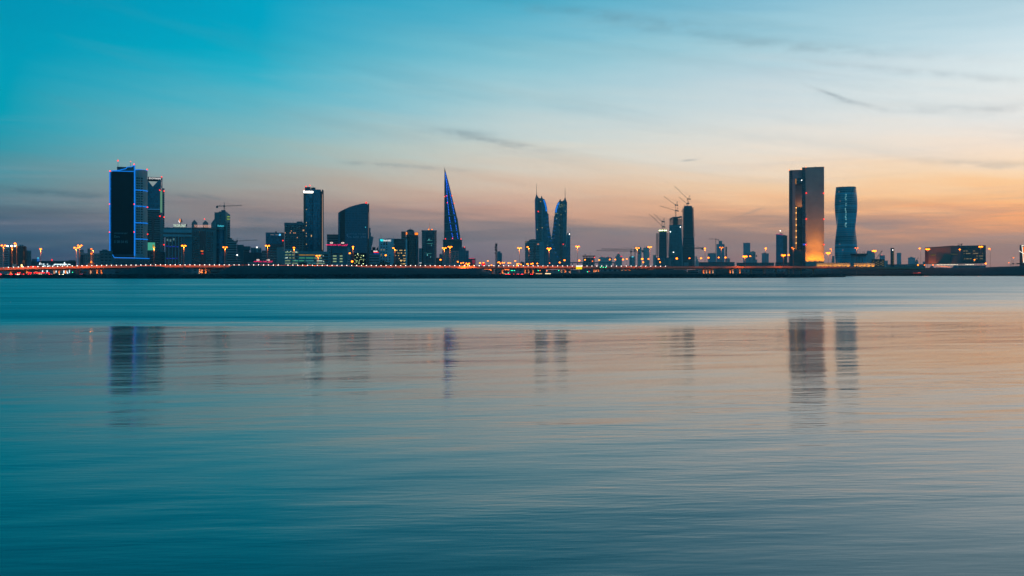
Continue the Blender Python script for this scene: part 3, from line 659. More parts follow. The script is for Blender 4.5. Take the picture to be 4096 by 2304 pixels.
for x0, x1 in ((1082,1087),(1088.5,1092),(1093,1096),(1102,1106),(1107,1110),(1111,1114)): b.B('sign_letter', emit('faint_letters', (.7,.7,.75), .25), x0, x1, 937.6, 940.2, -.4, -.1)
b.part('sign_emblem', b.slab(MB(), [(1115,942),(1123,942),(1123,938),(1119,934),(1117,938)], -.6, -.1), emit('sky_emblem', (.15,.6,1), 1.6)); b.ball('warning_light', 1131.5, 962, .9, E_red)
b = Bld('hotel', 'square grid-windowed block left of the tall white-lettered tower, a few windows lit', 'building', 1178, 1400)
b.B('wall', F_grid, 1138, 1217, 892, None, 0, 24); b.B('penthouse', M_mid, 1187, 1211, 885, 892, 4, 20)
b.B('roof_parapet', M_mid, 1137, 1217, 891, 900, -.5, 24.5)
for i in range(5):
    p = 1144.5 + 13.3 * i; b.part('roof_arch', b.slab(MB(), [(p - 4, 907), (p - 3, 904), (p, 902.5), (p + 3, 904), (p + 4, 907)], -.5, .3), M_conc if i % 2 == 0 else M_mid)
for px, py in ((1165,924),(1141,932),(1175,932),(1181,932),(1189,950.5),(1161,932)): b.B('lit_window', emit('salmon_room', (1,.42,.2), .8), px - 1.6, px + 1.6, py - 2, py + 1.6, -.2, .1)
b.part('antenna', MB().tube((b.x(1206), 8, b.h(885)), (b.x(1206), 8, b.h(877)), .15), M_steel)

# tall tower with white letters
b = Bld('office_tower', 'tall teal glass tower with glaring white letters at its top left corner', 'skyscraper', 1254, 1480)
front = [(1222,0),(1254,-3),(1268,-3),(1280,-1),(1284,1),(1284,26),(1222,26)]
b.part('glass_front', b.prism(MB(), front, 758), F_teal)
b.B('left_pier', M_brown, 1214, 1222, 765, None, -.5, 26)
b.B('edge_slot', M_glass, 1284, 1288.5, 764, None, 4, 26)
b.part('right_fin', b.prism(MB(), [(1288,-1),(1291,-1.5),(1295,1),(1295,26),(1288,26)], [757.5,758,762,762,757.5]), M_brown)
b.B('fin_light', emit('fin_glow', (1,.62,.42), .62), 1289, 1290.4, 776, 1000, -1.9, -1.5)
b.B('plant_room', M_dark, 1219.5, 1242, 748, 766, 2, 18); b.B('plant_room', M_dark, 1244, 1262, 749.5, 760, 3, 18)
b.part('roof_davit', MB().tube((b.x(1255), 6, b.h(750)), (b.x(1251), 6, b.h(745)), .3), M_steel)
b.B('mullion', M_dark, 1250.5, 1252, 772, 1000, -3.3, -2.6)
for y in (800, 810, 840, 853, 885, 895, 927): b.B('louvre_band', M_dark, 1237, 1251, y, y + 1.6, -3.2, -2)
for y in (838, 891, 903, 934, 945, 977): b.B('lit_window', E_warm, 1224.5, 1226.5, y - 1.6, y + 1.6, -.5, .1)
b.B('lit_window', E_warm, 1244, 1247, 940, 947, -3.2, -2.4)
sg = b.B('sign_board', M_dark, 1213.5, 1253, 764.5, 773.5, -4.2, -3.4)
b.part('lettering', b.slab(MB(), [(1214,773),(1214,765.2),(1219,765),(1222,767),(1226,765.8),(1235,765.8),(1237,764.8),(1239.5,766.6),(1242,765.6),(1252,765.8),(1253,769),(1251.5,773)], -4.6, -4.3), emit('glaring_letters', (1,.95,.86), 5.0), parent=sg)
b.beacons([(1224,747),(1239,742.5)], 1.3); b.beacons([(1216.5,761)], .7)

# car park
b = Bld('car_park', 'open multi-storey car park with lit green and amber decks before the white-lettered tower', 'car park', 1226, 1180)
b.B('back_wall', mat('car_park_inner', (.30,.32,.30)), 1138, 1313, 1006, 1058, 14, 15)
for i, (y0, y1) in enumerate(((1002,1007),(1013,1017),(1024,1028.5),(1035.5,1040),(1047,1051),(1056,1060))):
    mb = MB(); b.box(mb, 1138, 1194, y0 - (6 if i == 0 else 0), y1 - (4 if i == 0 else 0), 0, 14); b.box(mb, 1194, 1315, y0 + (4 if i == 0 else 0), y1 + (4 if i == 0 else 0), -1.5, 14); b.part('deck', mb, M_conc)
for p in (1138, 1152, 1166, 1180, 1194, 1222, 1256, 1290, 1314): b.B('column', M_conc, p - 1, p + 1, 1004, None, .4, 1.2)
EP = [emit('deck_green', (.12,.75,.48), 0.54), emit('deck_lime', (.55,.78,.42), 0.54), emit('deck_amber', (.85,.42,.06), 0.58), emit('deck_white', (.75,1,.85), .9), emit('deck_cyan', (.1,.55,.6), 0.48)]
for y, segs in ((1008.5, [(1140,1160,1),(1168,1192,1),(1200,1220,0),(1224,1250,0),(1262,1288,1)]), (1019.5, [(1140,1150,1),(1154,1164,1),(1168,1178,1),(1196,1236,2),(1238,1262,2),(1266,1290,1)]), (1031.5, [(1140,1150,3),(1156,1164,1),(1170,1178,1),(1196,1220,0),(1224,1254,0),(1258,1288,1)]), (1043, [(1140,1160,1),(1170,1192,0),(1196,1216,0),(1220,1256,4),(1268,1292,3)]), (1053, [(1140,1162,1),(1170,1190,1),(1230,1262,4),(1266,1300,1)])):
    for x0, x1, k in segs: b.B('ceiling_light', EP[k], x0, x1, y - 1.6, y + .9, 13.2, 13.9)
for px, py, k in ((1150,1006,1),(1163,1006,1),(1182,1008,1),(1294,1023,3),(1150,1029,3),(1152,1040,3),(1180,1041,3),(1295,1045,3),(1186,1008,3)): b.part('ceiling_light', MB().ball((b.x(px), 2, b.h(py)), .6), EP[3])
b = Bld('hotel', 'pale hotel wing with slit windows under the magenta letters, before the curved dark tower', 'hotel', 1352, 1190)
b.B('wall', M_conc, 1314, 1322, 988, None, 0, 20); b.B('wall', M_mid, 1321, 1398, 990, None, .5, 20); b.B('slit_window', M_glass, 1322, 1328, 998, 1058, .2, .8); b.B('slit_window', M_glass, 1331, 1370, 1012, 1018, .2, .8)
b.B('wall_band', M_conc, 1328, 1372, 1055, None, .1, .9); b.B('pier', M_conc, 1390, 1399, 990, None, -.3, 20)
for r, y in enumerate((1024, 1035, 1046)):
    for x0, x1 in ((1332,1346),(1359,1370)): b.B('lit_window', emit('pale_green_room', (.6,.85,.45), .5), x0, x1, y - 2.2, y + 2, .2, .7)
b.windows(1315, 1321, 992, 1056, 1, 6, .7, .5, y=-.1); b.windows(1391, 1398, 1018, 1056, 2, 4, .6, .5, y=-.4)
b.B('roof_parapet', M_mid, 1314, 1396, 985, 990, -.3, 20)
plaza_sign(b, 1304, 1346, 1351, 1391, 977.5, 982, 1326, 1371, 971.5)
b = Bld('office_block', 'plain dark block left of the curved dark tower, half hidden by the pale hotel wing', 'building', 1332, 1430)
b.B('wall', F_bandg, 1308, 1356, 939, None, 0, 22); b.B('roof_parapet', M_dark, 1307, 1356, 937.5, 939, -.4, 22); b.part('antenna', MB().tube((b.x(1336), 6, b.h(938)), (b.x(1336), 6, b.h(929)), .15), M_steel)

# curved dark tower
b = Bld('office_tower', 'dark glass tower with roof curving up rightwards, faint letters on its front', 'skyscraper', 1415, 1400)
out = [(1352.5,1065),(1352.5,853),(1358,848),(1366,843),(1378,837),(1392,830.5),(1408,824.5),(1426,819),(1446,814.5),(1458,812.8),(1468,812),(1470,818),(1472,815),(1472,1065)]
b.part('glass_body', b.slab(MB(), out, 0, 30), facade('navy_curtain_wall', (.010,.12,.17), (.006,.11,.17), 1.5, 3.6, .94, .86, grough=.2, var=.2))
b.part('dark_recess', b.slab(MB(), [(1360,1065),(1360,849),(1380,839),(1380,1065)], -.25, .2), facade('recess_glass', (.006,.012,.018), (.002,.006,.010), 1.5, 3.6, .7, .9, grough=.25))
b.part('right_fin', b.slab(MB(), [(1472,1065),(1472,816),(1477,812.5),(1478,1065)], -1.5, 28), M_brown)
b.B('fin_light', emit('fin_pale', (.8,.6,.55), .35), 1473.6, 1474.6, 850, 955, -1.8, -1.4)
b.B('edge_slot', M_glass, 1470, 1473, 955, 1060, -1.7, -1.3)
b.ball('warning_light', 1465, 810, 1.4, E_red, 3); b.part('roof_post', MB().tube((b.x(1400), 8, b.h(829)), (b.x(1400), 8, b.h(824)), .4), M_steel)
M_let = mat('pale_vinyl', (.18,.42,.56), .6)
b.text('OFFICES TO LET', 1393, 1464, 933, 939.5, M_let, -.3); b.text('36 600 390', 1392, 1464, 943, 951.5, M_let, -.3)
b.part('phone_icon', b.slab(MB(), [(1387.5,936),(1390,935),(1391,939),(1389.5,941),(1390.5,944),(1391.5,947),(1389,948),(1387,943)], -.3, -.1), M_let)
b.B('lit_window', E_cyan, 1461.5, 1463, 906, 911, -.3, .1)
b.B('lower_front', F_curt, 1407, 1466, 1012, None, -.5, .2)
random.seed(3)
for i in range(26): 
    px, py = random.uniform(1418, 1459), random.choice((1022, 1030, 1033, 1038, 1043, 1048, 1053)); b.B('lit_window', emit('lime_spark', (.62,.85,.35), 1.2), px - 1.1, px + 1.1, py - 1.2, py + 1.2, -.7, -.4)
for px, py in ((1453.5,1023),(1453,1055),(1431,1016)): b.ball('lamp', px, py, .7, emit('lime_lamp', (.8,1,.5), 2.5))
b = Bld('office_tower', 'slim stepped tower peeking out right of the curved dark tower', 'building', 1479, 1800)
b.B('wall', F_far, 1468, 1482, 911, None, 0, 18); b.B('wall', F_far, 1468, 1484, 931, None, -1, 18)
b = Bld('office_tower', 'pale tower narrowing downwards, behind the curved dark tower on its right', 'building', 1489, 1900)
b.part('wall', b.slab(MB(), [(1482,1060),(1482,945),(1494,947.5),(1490,975),(1486,990),(1486,1060)], 0, 16), F_resid)
b = Bld('mosque_dome', 'dark low block with a pointed sail-shaped roof before the white-walled bank', 'building', 1502, 1500)
b.B('wall', M_dark, 1484, 1520, 1000, None, 0, 16); b.part('sail_roof', b.slab(MB(), [(1503,1000),(1508,992),(1514,984),(1513.5,1000)], 2, 6), M_brown); b.B('roof_block', M_dark, 1489, 1502, 988, 1000, 4, 12)
b = Bld('office_block', 'small banded block with a white and red rooftop sign beside the white-walled bank', 'building', 1503, 1250)
b.B('wall', F_band, 1478, 1516, 1013, None, 0, 18)
sg = b.B('sign_board', M_dark, 1493, 1516, 1002, 1013, .5, 1)
for i in range(4): b.B('sign_letter', E_whites, 1494.5 + 4 * i, 1497.3 + 4 * i, 1002.5, 1007, .1, .4, parent=sg)
b.B('sign_stripe', E_red, 1494, 1514, 1008, 1009.6, .1, .4, parent=sg)
for p in (1497, 1504, 1512): b.B('sign_lamp', E_blued, p - 1, p + 1, 1012.3, 1015, -.6, .1)

# bank with cyan emblem
b = Bld('bank', 'white-walled bank with small square windows and a cyan and white rooftop name', 'bank', 1570, 1270)
b.B('wall', M_white, 1516, 1574, 956, None, 0, 22)
lit = {(0,3),(1,3),(0,5)}
b.windows(1520, 1552, 963, 1056, 3, 9, .48, .5, lit=lit, litm=emit('dim_room', (.8,.6,.3), .3), skip={(0,0),(1,0),(2,0)}); b.windows(1552, 1564, 1016, 1056, 1, 4, .48, .5); b.windows(1532, 1552, 964, 982, 2, 1, .5, .8)
b.B('wing_glass', facade('bank_glass', (.02,.05,.06), (.01,.03,.04), 1.6, 3.6, .9, .8), 1574, 1623, 958, None, .6, 22); b.B('pilaster', M_white, 1569, 1575, 956, None, -.4, 22); b.B('pilaster', M_white, 1622.5, 1629, 957, None, -.4, 22)
b.B('roof_parapet', M_white, 1516, 1629, 954.5, 956, -.4, 22)
random.seed(11)
for y, n, a, c in ((1001,11,1580,1622),(1012,8,1590,1622),(1022,9,1582,1622),(1034,5,1594,1622),(1041,9,1598,1622),(1044,8,1600,1622),(1055,9,1600,1622)):
    for i in range(n):
        p = random.uniform(a, c - 2); b.B('lit_window', emit('bank_room', (1,.62,.20), 1.1), p, p + random.uniform(1.2, 3), y - 1.3, y + 1.5, .35, .8)
E_bc = emit('bank_cyan', (.02,.85,.9), 1.4)
for o_ in ([(1521,957),(1524,957),(1528,965),(1523,965)],[(1526,957),(1528.5,957),(1529,965),(1527,965)],[(1530.5,957),(1533,958),(1532.5,965),(1530,965)]): b.part('sign_emblem', b.slab(MB(), o_, -.6, -.2), E_bc)
b.text('Bank', 1534.5, 1549, 958.5, 965.5, E_whites, -.5); b.text('ABC', 1549.5, 1563.5, 958.8, 965.3, E_whites, -.5)
b.part('antenna', MB().tube((b.x(1525), 6, b.h(955)), (b.x(1523), 6, b.h(937)), .25), M_steel); b.part('antenna', MB().tube((b.x(1573), 6, b.h(955)), (b.x(1573), 6, b.h(942)), .15), M_steel)
for i in range(6): b.B('roof_unit', M_mid, 1546 + 4 * i, 1548.5 + 4 * i, 952.5, 956, 5, 8)

# domed tower
b = Bld('office_tower', 'brown tower with a small dome and orange-lit corner pavilions right of the bank', 'skyscraper', 1640, 1400)
b.B('wall', mat('dark_teal_stone', (.05,.07,.07), .5), 1605, 1673, 948, None, 2, 28)
b.part('centre_bay', b.prism(MB(), [(1630,2),(1636,-2),(1660,-2),(1666,2),(1666,20),(1630,20)], 940), facade('bay_glass', (.03,.05,.05), (.01,.02,.024), 1.2, 3.6, .8, .8))
b.B('corner_pavilion', M_brown, 1605, 1623, 926, 948, 2, 28); b.B('corner_pavilion', M_brown, 1658, 1673, 929, 948, 2, 28)
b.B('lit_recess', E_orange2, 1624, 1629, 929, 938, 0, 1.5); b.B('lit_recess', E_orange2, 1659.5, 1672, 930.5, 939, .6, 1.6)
drum = 16 * b.k; b.part('drum', MB().tube((b.x(1641.5), 10, b.h(948)), (b.x(1641.5), 10, b.h(925)), drum, n=18), M_mid)
b.part('dome', MB().loft([[(b.x(1641.5) + drum * math.cos(t) * math.cos(2*math.pi*j/18), 10 + drum * math.cos(t) * math.sin(2*math.pi*j/18), b.h(925) + drum * .58 * math.sin(t)) for j in range(18)] for t in [i * 1.55 / 7 for i in range(8)]]), M_dark)
b.part('spire', MB().tube((b.x(1641.5), 10, b.h(917)), (b.x(1641.5), 10, b.h(907)), .3, .1), M_steel)
b.B('edge_strip', M_pink, 1671, 1674, 945, None, 1.5, 4); b.B('pier', F_teal, 1664, 1666.5, 950, None, -.5, 4)
b = Bld('office_block', 'narrow pale sliver block between the domed tower and the chamfered tower', 'building', 1681, 1700)
b.B('wall', F_far, 1675, 1687, 993, None, 0, 16); b.B('lit_window', E_whites, 1677, 1686, 1051, 1052.5, -.3, .1)
b = Bld('office_tower', 'chamfered teal tower with an orange-lit roof mast, left of the needle-shaped tower', 'skyscraper', 1716, 1700)
b.part('glass_body', b.prism(MB(), [(1687,6),(1694,0),(1738,0),(1746.5,6),(1746.5,28),(1687,28)], 922), facade('ribbed_teal_wall', (.09,.13,.14), (.02,.06,.08), 2.2, 3.6, .6, .8))
b.B('roof_parapet', M_mid, 1686, 1747, 921, 925, -.4, 28.4); b.B('roof_block', M_mid, 1712, 1730, 917, 922, 8, 20)
b.B('centre_glass', facade('blue_lit_glass', (.01,.04,.06), (.006,.03,.05), 1.5, 3.6, .9, .8, lit=.02, litcol=(.2,.8,.8), lits=.6), 1704, 1732, 930, 1050, -.3, .2)
for y in (962, 1014, 974): b.B('lit_window', emit('teal_room', (.1,.55,.5), .35), 1708, 1732 - (y % 7), y - 1, y + 1, -.6, -.2)
b.part('roof_mast', MB().tube((b.x(1718.5), 10, b.h(918)), (b.x(1718.5), 10, b.h(900)), 1.0, .35), M_pink); b.part('mast_tip', MB().tube((b.x(1718.5), 10, b.h(900)), (b.x(1718.5), 10, b.h(886)), .25, .1), M_steel)
b.ball('lamp', 1714, 917, .8, E_orlow, 6); b.ball('lamp', 1728, 917, .8, E_orlow, 6); point(b.o, (b.x(1716), 5, b.h(915)), 1500); point(b.o, (b.x(1722), 5, b.h(910)), 900)

# needle / sail tower with blue dots
b = Bld('sail_tower', 'needle-pointed sail-shaped tower with two rows of blue lights', 'skyscraper', 1808, 2070)
R_ = [(1778,670),(1786,699),(1794,728),(1801,757),(1808,785.5),(1817,823),(1826,860),(1828,869),(1830.5,874),(1836,914),(1842.5,958)]
L_ = [(1778,670),(1777.5,770),(1778.5,860),(1778.5,958)]
mb = MB(); rings = []
for i, (px, py) in enumerate(reversed(R_)):
    w = b.x(px) - b.x(1777.8); z = b.h(py); d = max(w * .55, .15); x0 = b.x(1777.8)
    rings.append([(x0, d * .2, z), (x0 + w * .45, -d * .12, z), (x0 + w, d * .25, z), (x0 + w * .9, d, z), (x0 + w * .2, d, z)])
b.part('sail_body', mb.loft(rings), facade('sail_wall', (.04,.13,.16), (.018,.10,.14), 2.0, 4.2, .75, .62, grough=.3))
b.part('leading_edge', MB().tube((b.x(1778), -.4, b.h(958)), (b.x(1778), -.4, b.h(672)), 1.1, .2), M_dark)
# darker inset between the rows of lamps
b.part('inset', b.slab(MB(), [(1810,956),(1800,875),(1795,850),(1788,765),(1790.5,765),(1797,800),(1811,860),(1815.5,880),(1830,956)], -7.2, -5), facade('inset_glass', (.015,.04,.055), (.006,.02,.03), 60, 4.2, 1.0, .6))
for y in (861, 893, 924, 957): b.part('cross_band', b.slab(MB(), [(1779, y + 1.5), (1779, y), (1796 + (y - 861) * .16, y - 1), (1817 + (y - 861) * .2, y - .2), (1817 + (y - 861) * .2, y + 1.4)], -8.2, -4), M_conc)
def rowpts(ps, n):
    out = []
    for i in range(n):
        t = i / (n - 1); y = ps[0][1] + (ps[-1][1] - ps[0][1]) * t
        out.append((interp(y, [(q, p) for p, q in ps]), y))
    return out
ml = MB().ball((0, 0, 0), .85).mesh('blue_light', emit('sail_blue', (.02,.13,1.0), 2.2))
for row in (rowpts([(1781,693),(1786.5,732),(1786,742),(1790,800),(1795.5,855),(1800,888),(1805,920),(1811,953)], 42), rowpts([(1782,700),(1787,726),(1790.5,738),(1798,767),(1806,803),(1816.5,857),(1822,889),(1826,919),(1831.5,953)], 40)):
    for px, py in row:
        if any(abs(py - g_) < 3.5 for g_ in (863, 895, 926)): continue
        o = link('blue_light', ml, b.o); o.location = (b.x(px), -8.6 if py > 760 else -2.6, b.h(py))
b.beacons([(1779,788),(1786,784.5),(1808,784.5),(1789,812),(1817,815),(1782,956),(1810,954),(1843.5,957)], 1.4, -9)
b.B('podium', M_dark, 1772, 1848, 960, None, -2, 40); b.B('podium_cornice', M_mid, 1771, 1849, 958.5, 962, -3, 41)
b = Bld('office_block', 'pinkish low office with columns of paired windows before the needle-pointed tower', 'building', 1804, 1350)
b.B('wall', M_pink, 1769, 1837, 1004, None, 0, 22); b.B('wall', M_brown, 1744, 1769, 1031, None, 1, 20)
for p in (1791, 1814, 1829): b.windows(p - 4, p + 4, 1008, 1052, 2, 6, .7, .6)
b.B('roof_parapet', M_mid, 1768, 1838, 1002.5, 1004, -.3, 22)
b = Bld('office_block', 'stepped dark annex right of the needle-pointed tower', 'building', 1856, 1800)
b.B('wall', F_far, 1837, 1863, 990, None, 0, 20); b.B('wall', F_teal, 1862, 1875, 1002, None, 1, 20); b.ball('warning_light', 1858, 989, .9, E_red); b.B('roof_block', M_brown, 1850, 1862, 988, 992, 2, 14)
b = Bld('office_block', 'small low block rimmed in magenta light right of the needle-pointed tower', 'building', 1889, 1700)
b.B('wall', M_brown, 1875, 1902, 1034, None, 0, 16); E_mag = emit('magenta_strip', (1,.02,.12), 1.0)
b.B('led_strip', E_mag, 1876, 1898, 1033, 1034.2, -.4, .1)
for y in (1041, 1046, 1051): b.B('led_strip', E_mag, 1889, 1899, y, y + 1, -.4, .1)
b = Bld('office_block', 'tiny dark block left of the needle-pointed tower base', 'building', 1763, 2300)
b.B('wall', F_far, 1757, 1770, 1017, None, 0, 16); b.B('roof_block', M_dark, 1761, 1766, 1014, 1017, 4, 12)

# lattice mast
b = Bld('telecom_mast', 'dark lattice telecom mast crowded with antennas beside the road lamps', 'mast', 1985, 760)
b.part('lattice', MB().truss((0, 0, 0), (0, 0, b.h(972)), 1.5, 12, .12), M_crane)
b.part('cable_run', MB().box(-.35, .35, -.2, .2, 0, b.h(975)), M_crane)
random.seed(5)
for i in range(9):
    x_, y_ = 1985 + random.choice((-3.6, -2.6, 2.6, 3.6)), 975 + (i % 3) * 3.5 + (14 if i > 6 else 0); b.B('panel_antenna', M_dark, x_ - .9, x_ + .9, y_, y_ + 8, -.7, .5)
for y in (990, 1000, 1012): b.part('dish', MB().ball((b.x(1981), -.6, b.h(y)), .6, 8, 6, 1, .4, 1), M_dark)
b.part('lightning_rod', MB().tube((0, 0, b.h(975)), (0, 0, b.h(970)), .08), M_crane)
b = Bld('office_tower', 'hazy lone tower behind the lattice telecom mast', 'building', 1998, 3000)
b.B('wall', F_far, 1989, 2008, 1012, None, 0, 30); b.B('roof_block', M_mid, 1990, 2002, 1005, 1012, 4, 24)

# twin sail towers
b = Bld('twin_tower', 'left of the two curved harbour towers, spire at its left corner', 'skyscraper', 2168, 2500, 'pair of curved harbour towers')
F_twin = facade('twin_wall', (.03,.17,.22), (.010,.12,.16), 3.0, 4.0, .5, .7, lit=.004, litcol=(.6,.9,.6), lits=.6)
out = [(2143,1066),(2143.5,958),(2141,900),(2139.5,840),(2139,798),(2158,792),(2168,793),(2178,797),(2184,812),(2188.5,830),(2190,848),(2190,853),(2194.5,856),(2195,880),(2197,905),(2202,935),(2206,948),(2214,975),(2224,1003),(2234,1024),(2242,1045),(2244,1066)]
b.part('curved_body', b.slab(MB(), out, 0, 34), F_twin)
F_slat = facade('slatted_bay', (.07,.11,.12), (.02,.05,.06), 400, 4.0, 1.0, .55)
b.B('ribbed_bay', F_slat, 2153, 2167, 802, 1060, -.8, .2); b.B('bay_edge', M_conc, 2167, 2169, 800, 1060, -.9, .2)
b.part('pointed_crown', b.slab(MB(), [(2139,798),(2142,788),(2146.5,773),(2150,783),(2157,793),(2157,799)], 4, 26), M_mid)
b.part('spire', MB().tube((b.x(2146.5), 14, b.h(775)), (b.x(2146.5), 14, b.h(734)), .9, .35), M_steel)
b.part('crown_fin', b.slab(MB(), [(2163,795),(2165,783),(2167,783),(2172,795)], 6, 22), M_mid)
E_tb = emit('twin_blue', (.01,.24,1.0), 1.5)
for i in range(13):
    y = 800 + 3.6 * i; c = interp(y, [(q, p) for p, q in out[7:12]]) ; w = 5.5
    b.B('blue_light', E_tb, c - w - 1.5, c - 1.2 - .25 * (i % 3), y, y + 1.7, -.5, .1)
for i in range(11):
    y = 868 + 15.8 * i; c = interp(y, [(q, p) for p, q in out[13:]]); w = (10, 8, 14)[i % 3] * (.6 if i > 8 else 1)
    b.B('blue_light', emit('twin_blue_dim', (.01,.2,.85), .5), c - w - 2, c - 2, y, y + 1.0, -.5, .1)
for i in range(26):
    y = 806 + 6 * i; b.B('edge_light', emit('edge_blue', (.02,.25,.7), .45), 2139.4 + i * .1, 2140.8 + i * .1, y, y + 2, -.5, .1)
for px, py in ((2169,911),(2149,918),(2162.5,806)): b.B('lit_window', E_warm, px - 1.5, px + 1.5, py - .9, py + .9, -1.2, .1)
b.ball('warning_light', 2153, 846, 1.4, E_red, -2)
b = Bld('twin_tower', 'right of the two curved harbour towers, spire at its right corner', 'skyscraper', 2240, 2530, 'pair of curved harbour towers')
out = [(2206,1066),(2206.5,948),(2209,930),(2213,904),(2215,880),(2216,866),(2219,862),(2219,855),(2220,840),(2224,826),(2230,812),(2238,802),(2246,804),(2262,804),(2268.5,809),(2268,870),(2266,950),(2263.5,1066)]
b.part('curved_body', b.slab(MB(), out, 0, 34), F_twin)
b.B('ribbed_bay', F_slat, 2239, 2251, 812, 1060, -.8, .2)
b.part('pointed_crown', b.slab(MB(), [(2249,805),(2256,799),(2260.5,786),(2264,798),(2268.5,810),(2266,812),(2249,811)], 4, 26), M_mid)
b.part('spire', MB().tube((b.x(2260.5), 14, b.h(788)), (b.x(2260.5), 14, b.h(749)), .9, .35), M_steel)
b.part('crown_fin', b.slab(MB(), [(2232,810),(2240,797),(2242,795),(2244,804)], 6, 22), M_mid)
for i in range(10):
    y = 811 + 4 * i; c = interp(y, [(q, p) for p, q in reversed(out[7:12])]); b.B('blue_light', E_tb, c + 1, c + 8 - .4 * (i % 4), y, y + 1.8, -.5, .1)
for i in range(6):
    y = 877 + 15 * i; c = interp(y, [(q, p) for p, q in reversed(out[1:6])]); b.B('blue_light', MATS['twin_blue_dim'], c + 2, c + 11, y, y + 1.1, -.5, .1)
random.seed(9)
for r in range(3):
    for i in range(6):
        p = 2236 + random.uniform(0, 22); b.B('lit_window', emit('lime_window', (.7,.8,.4), .4), p, p + 1.6, 817 + 5 * r, 818.6 + 5 * r, -1.2, -.8)
for px, py in ((2223,854),(2229,854),(2244,859),(2238,900)): b.B('lit_window', MATS['lime_window'], px - 2, px + 2, py - .8, py + .8, -1.2, .1)
for i in range(24):
    y = 814 + 7 * i; b.B('edge_light', emit('edge_teal', (.03,.5,.55), .4), 2266.6 - i * .1, 2267.8 - i * .1, y, y + 2.4, -.5, .1)
b.ball('warning_light', 2253, 977, 1.2, E_red, -2)
b = Bld('office_block', 'banded block with a darker slot at the foot of the left curved tower', 'building', 2130, 2100)
b.B('wall', F_resid, 2100, 2116, 964, None, 1, 24); b.B('wall', F_band, 2115, 2162, 959, None, 0, 24); b.B('slot', M_glass, 2134, 2142, 972, None, -.3, .2); b.B('roof_block', M_mid, 2122, 2145, 956.5, 959, 5, 20)
b.part('antenna', MB().tube((b.x(2104), 6, b.h(964)), (b.x(2104), 6, b.h(949)), .25), M_steel); b.ball('lamp', 2104, 968, .9, E_warm); b.B('lit_window', emit('salmon_sign', (1,.35,.2), .6), 2149, 2156, 974.5, 979, -.4, .1)
b.B('edge_band', M_conc, 2158, 2176, 968, None, -.4, 20)
b = Bld('office_tower', 'slim teal tower with a tall antenna right of the right curved tower', 'building', 2272, 2700)
b.B('wall', F_teal, 2262, 2281.5, 940, None, 0, 24); b.B('roof_block', M_mid, 2268, 2281, 932, 940, 3, 20); b.B('roof_band', M_conc, 2264, 2279, 951, 952.5, -.3, .2)
b.part('antenna', MB().tube((b.x(2280), 8, b.h(934)), (b.x(2280), 8, b.h(914)), .5, .2), M_steel); b.ball('lamp', 2277.5, 936.5, 1.2, E_white)
b = Bld('site_building', 'low unfinished block with a small rooftop crane right of the curved towers', 'building', 2355, 1700)
b.B('wall', F_low, 2333, 2378, 1030, None, 0, 20); b.B('roof_slab', M_dark, 2330, 2381, 1022.5, 1026, -1.5, 22); 
for p in (2335, 2347, 2360, 2374): b.B('column', M_dark, p - .9, p + .9, 1026, 1030, .2, 1)
b.part('antenna', MB().tube((b.x(2361), 6, b.h(1023)), (b.x(2361), 6, b.h(1009)), .15), M_steel)
b.part('roof_crane', MB().tube((b.x(2340), 6, b.h(1023)), (b.x(2343), 6, b.h(1017)), .4).tube((b.x(2337), 6, b.h(1016)), (b.x(2345), 6, b.h(1018)), .35), M_crane)
b.ball('warning_light', 2378, 1030, .9, E_red); b.ball('lamp', 2370, 1045, .8, E_orlow)
b = Bld('low_bridge', 'thin distant elevated roadway right of the curved towers', 'bridge', 2300, 2300)
b.B('deck', M_mid, 2240, 2460, 1049, 1053, 0, 12)
for i in range(11): b.B('pier', M_mid, 2246 + 21 * i, 2249 + 21 * i, 1053, None, 3, 8)
b.B('railing', M_mid, 2240, 2460, 1047.6, 1048.2, 0, .4)
b = Bld('warehouse', 'small dark shed between the road lamps left of the curved towers', 'building', 2090, 2200)
b.part('wall', b.slab(MB(), [(2081,1062),(2081,1049),(2087,1046),(2094,1049),(2098,1049),(2098,1062)], 0, 20), M_mid); b.B('roof_vent', M_dark, 2086, 2088, 1044, 1047, 5, 8)

# towers under construction
def slabs(b, outl, outr, y0, y1, step, m, depth=22, th=1.0):
    """open floors: a column of thin slabs between two (px) edges that follow (py) curves"""
    for y in [y0 + i * step for i in range(int((y1 - y0) / step))]:
        l, r = interp(y, outl), interp(y, outr); b.B('floor_slab', m, l, r, y, y + th, 0, depth)
M_cons = mat('raw_concrete', (.13,.16,.17), .85)
F_net = facade('netted_floors', (.04,.15,.18), (.015,.09,.12), 2.6, 4.0, .6, .6)
F_cons = facade('new_glazing', (.06,.20,.22), (.015,.14,.17), 2.6, 4.0, .8, .7, grough=.3)
b = Bld('unfinished_tower', 'shortest of three towers under construction, ringed with work lamps at the top of its core', 'skyscraper', 2650, 2100, 'three towers under construction')
b.part('core', b.slab(MB(), [(2635,1062),(2637,927),(2640,922),(2664,922),(2666,930),(2668,1062)], 2, 20), F_net)
slabs(b, [(930,2625),(1065,2622)], [(930,2674),(1065,2676)], 934, 1030, 4.4, M_cons)
for p, q in ((2625,2622.5),(2631,2629),(2671,2673.5)): b.part('column', b.slab(MB(), [(q-.7,1062),(p-.7,932),(p+.7,932),(q+.7,1062)], .4, 2), M_cons)
b.B('base_floors', F_net, 2622, 2676, 1030, None, .3, 22); b.part('round_core', MB().tube((b.x(2672), 4, b.h(1064)), (b.x(2672), 4, b.h(1030)), 7, n=12), M_cons)
b.B('core_cap', M_dark, 2636, 2667, 924, 930, 1, 21)
E_work = emit('work_lamp', (.85,1,.45), 5.0)
for p in (2638,2643,2649.5,2658,2664.5): b.ball('work_lamp', p, 922, 1.3, E_work, -.5)
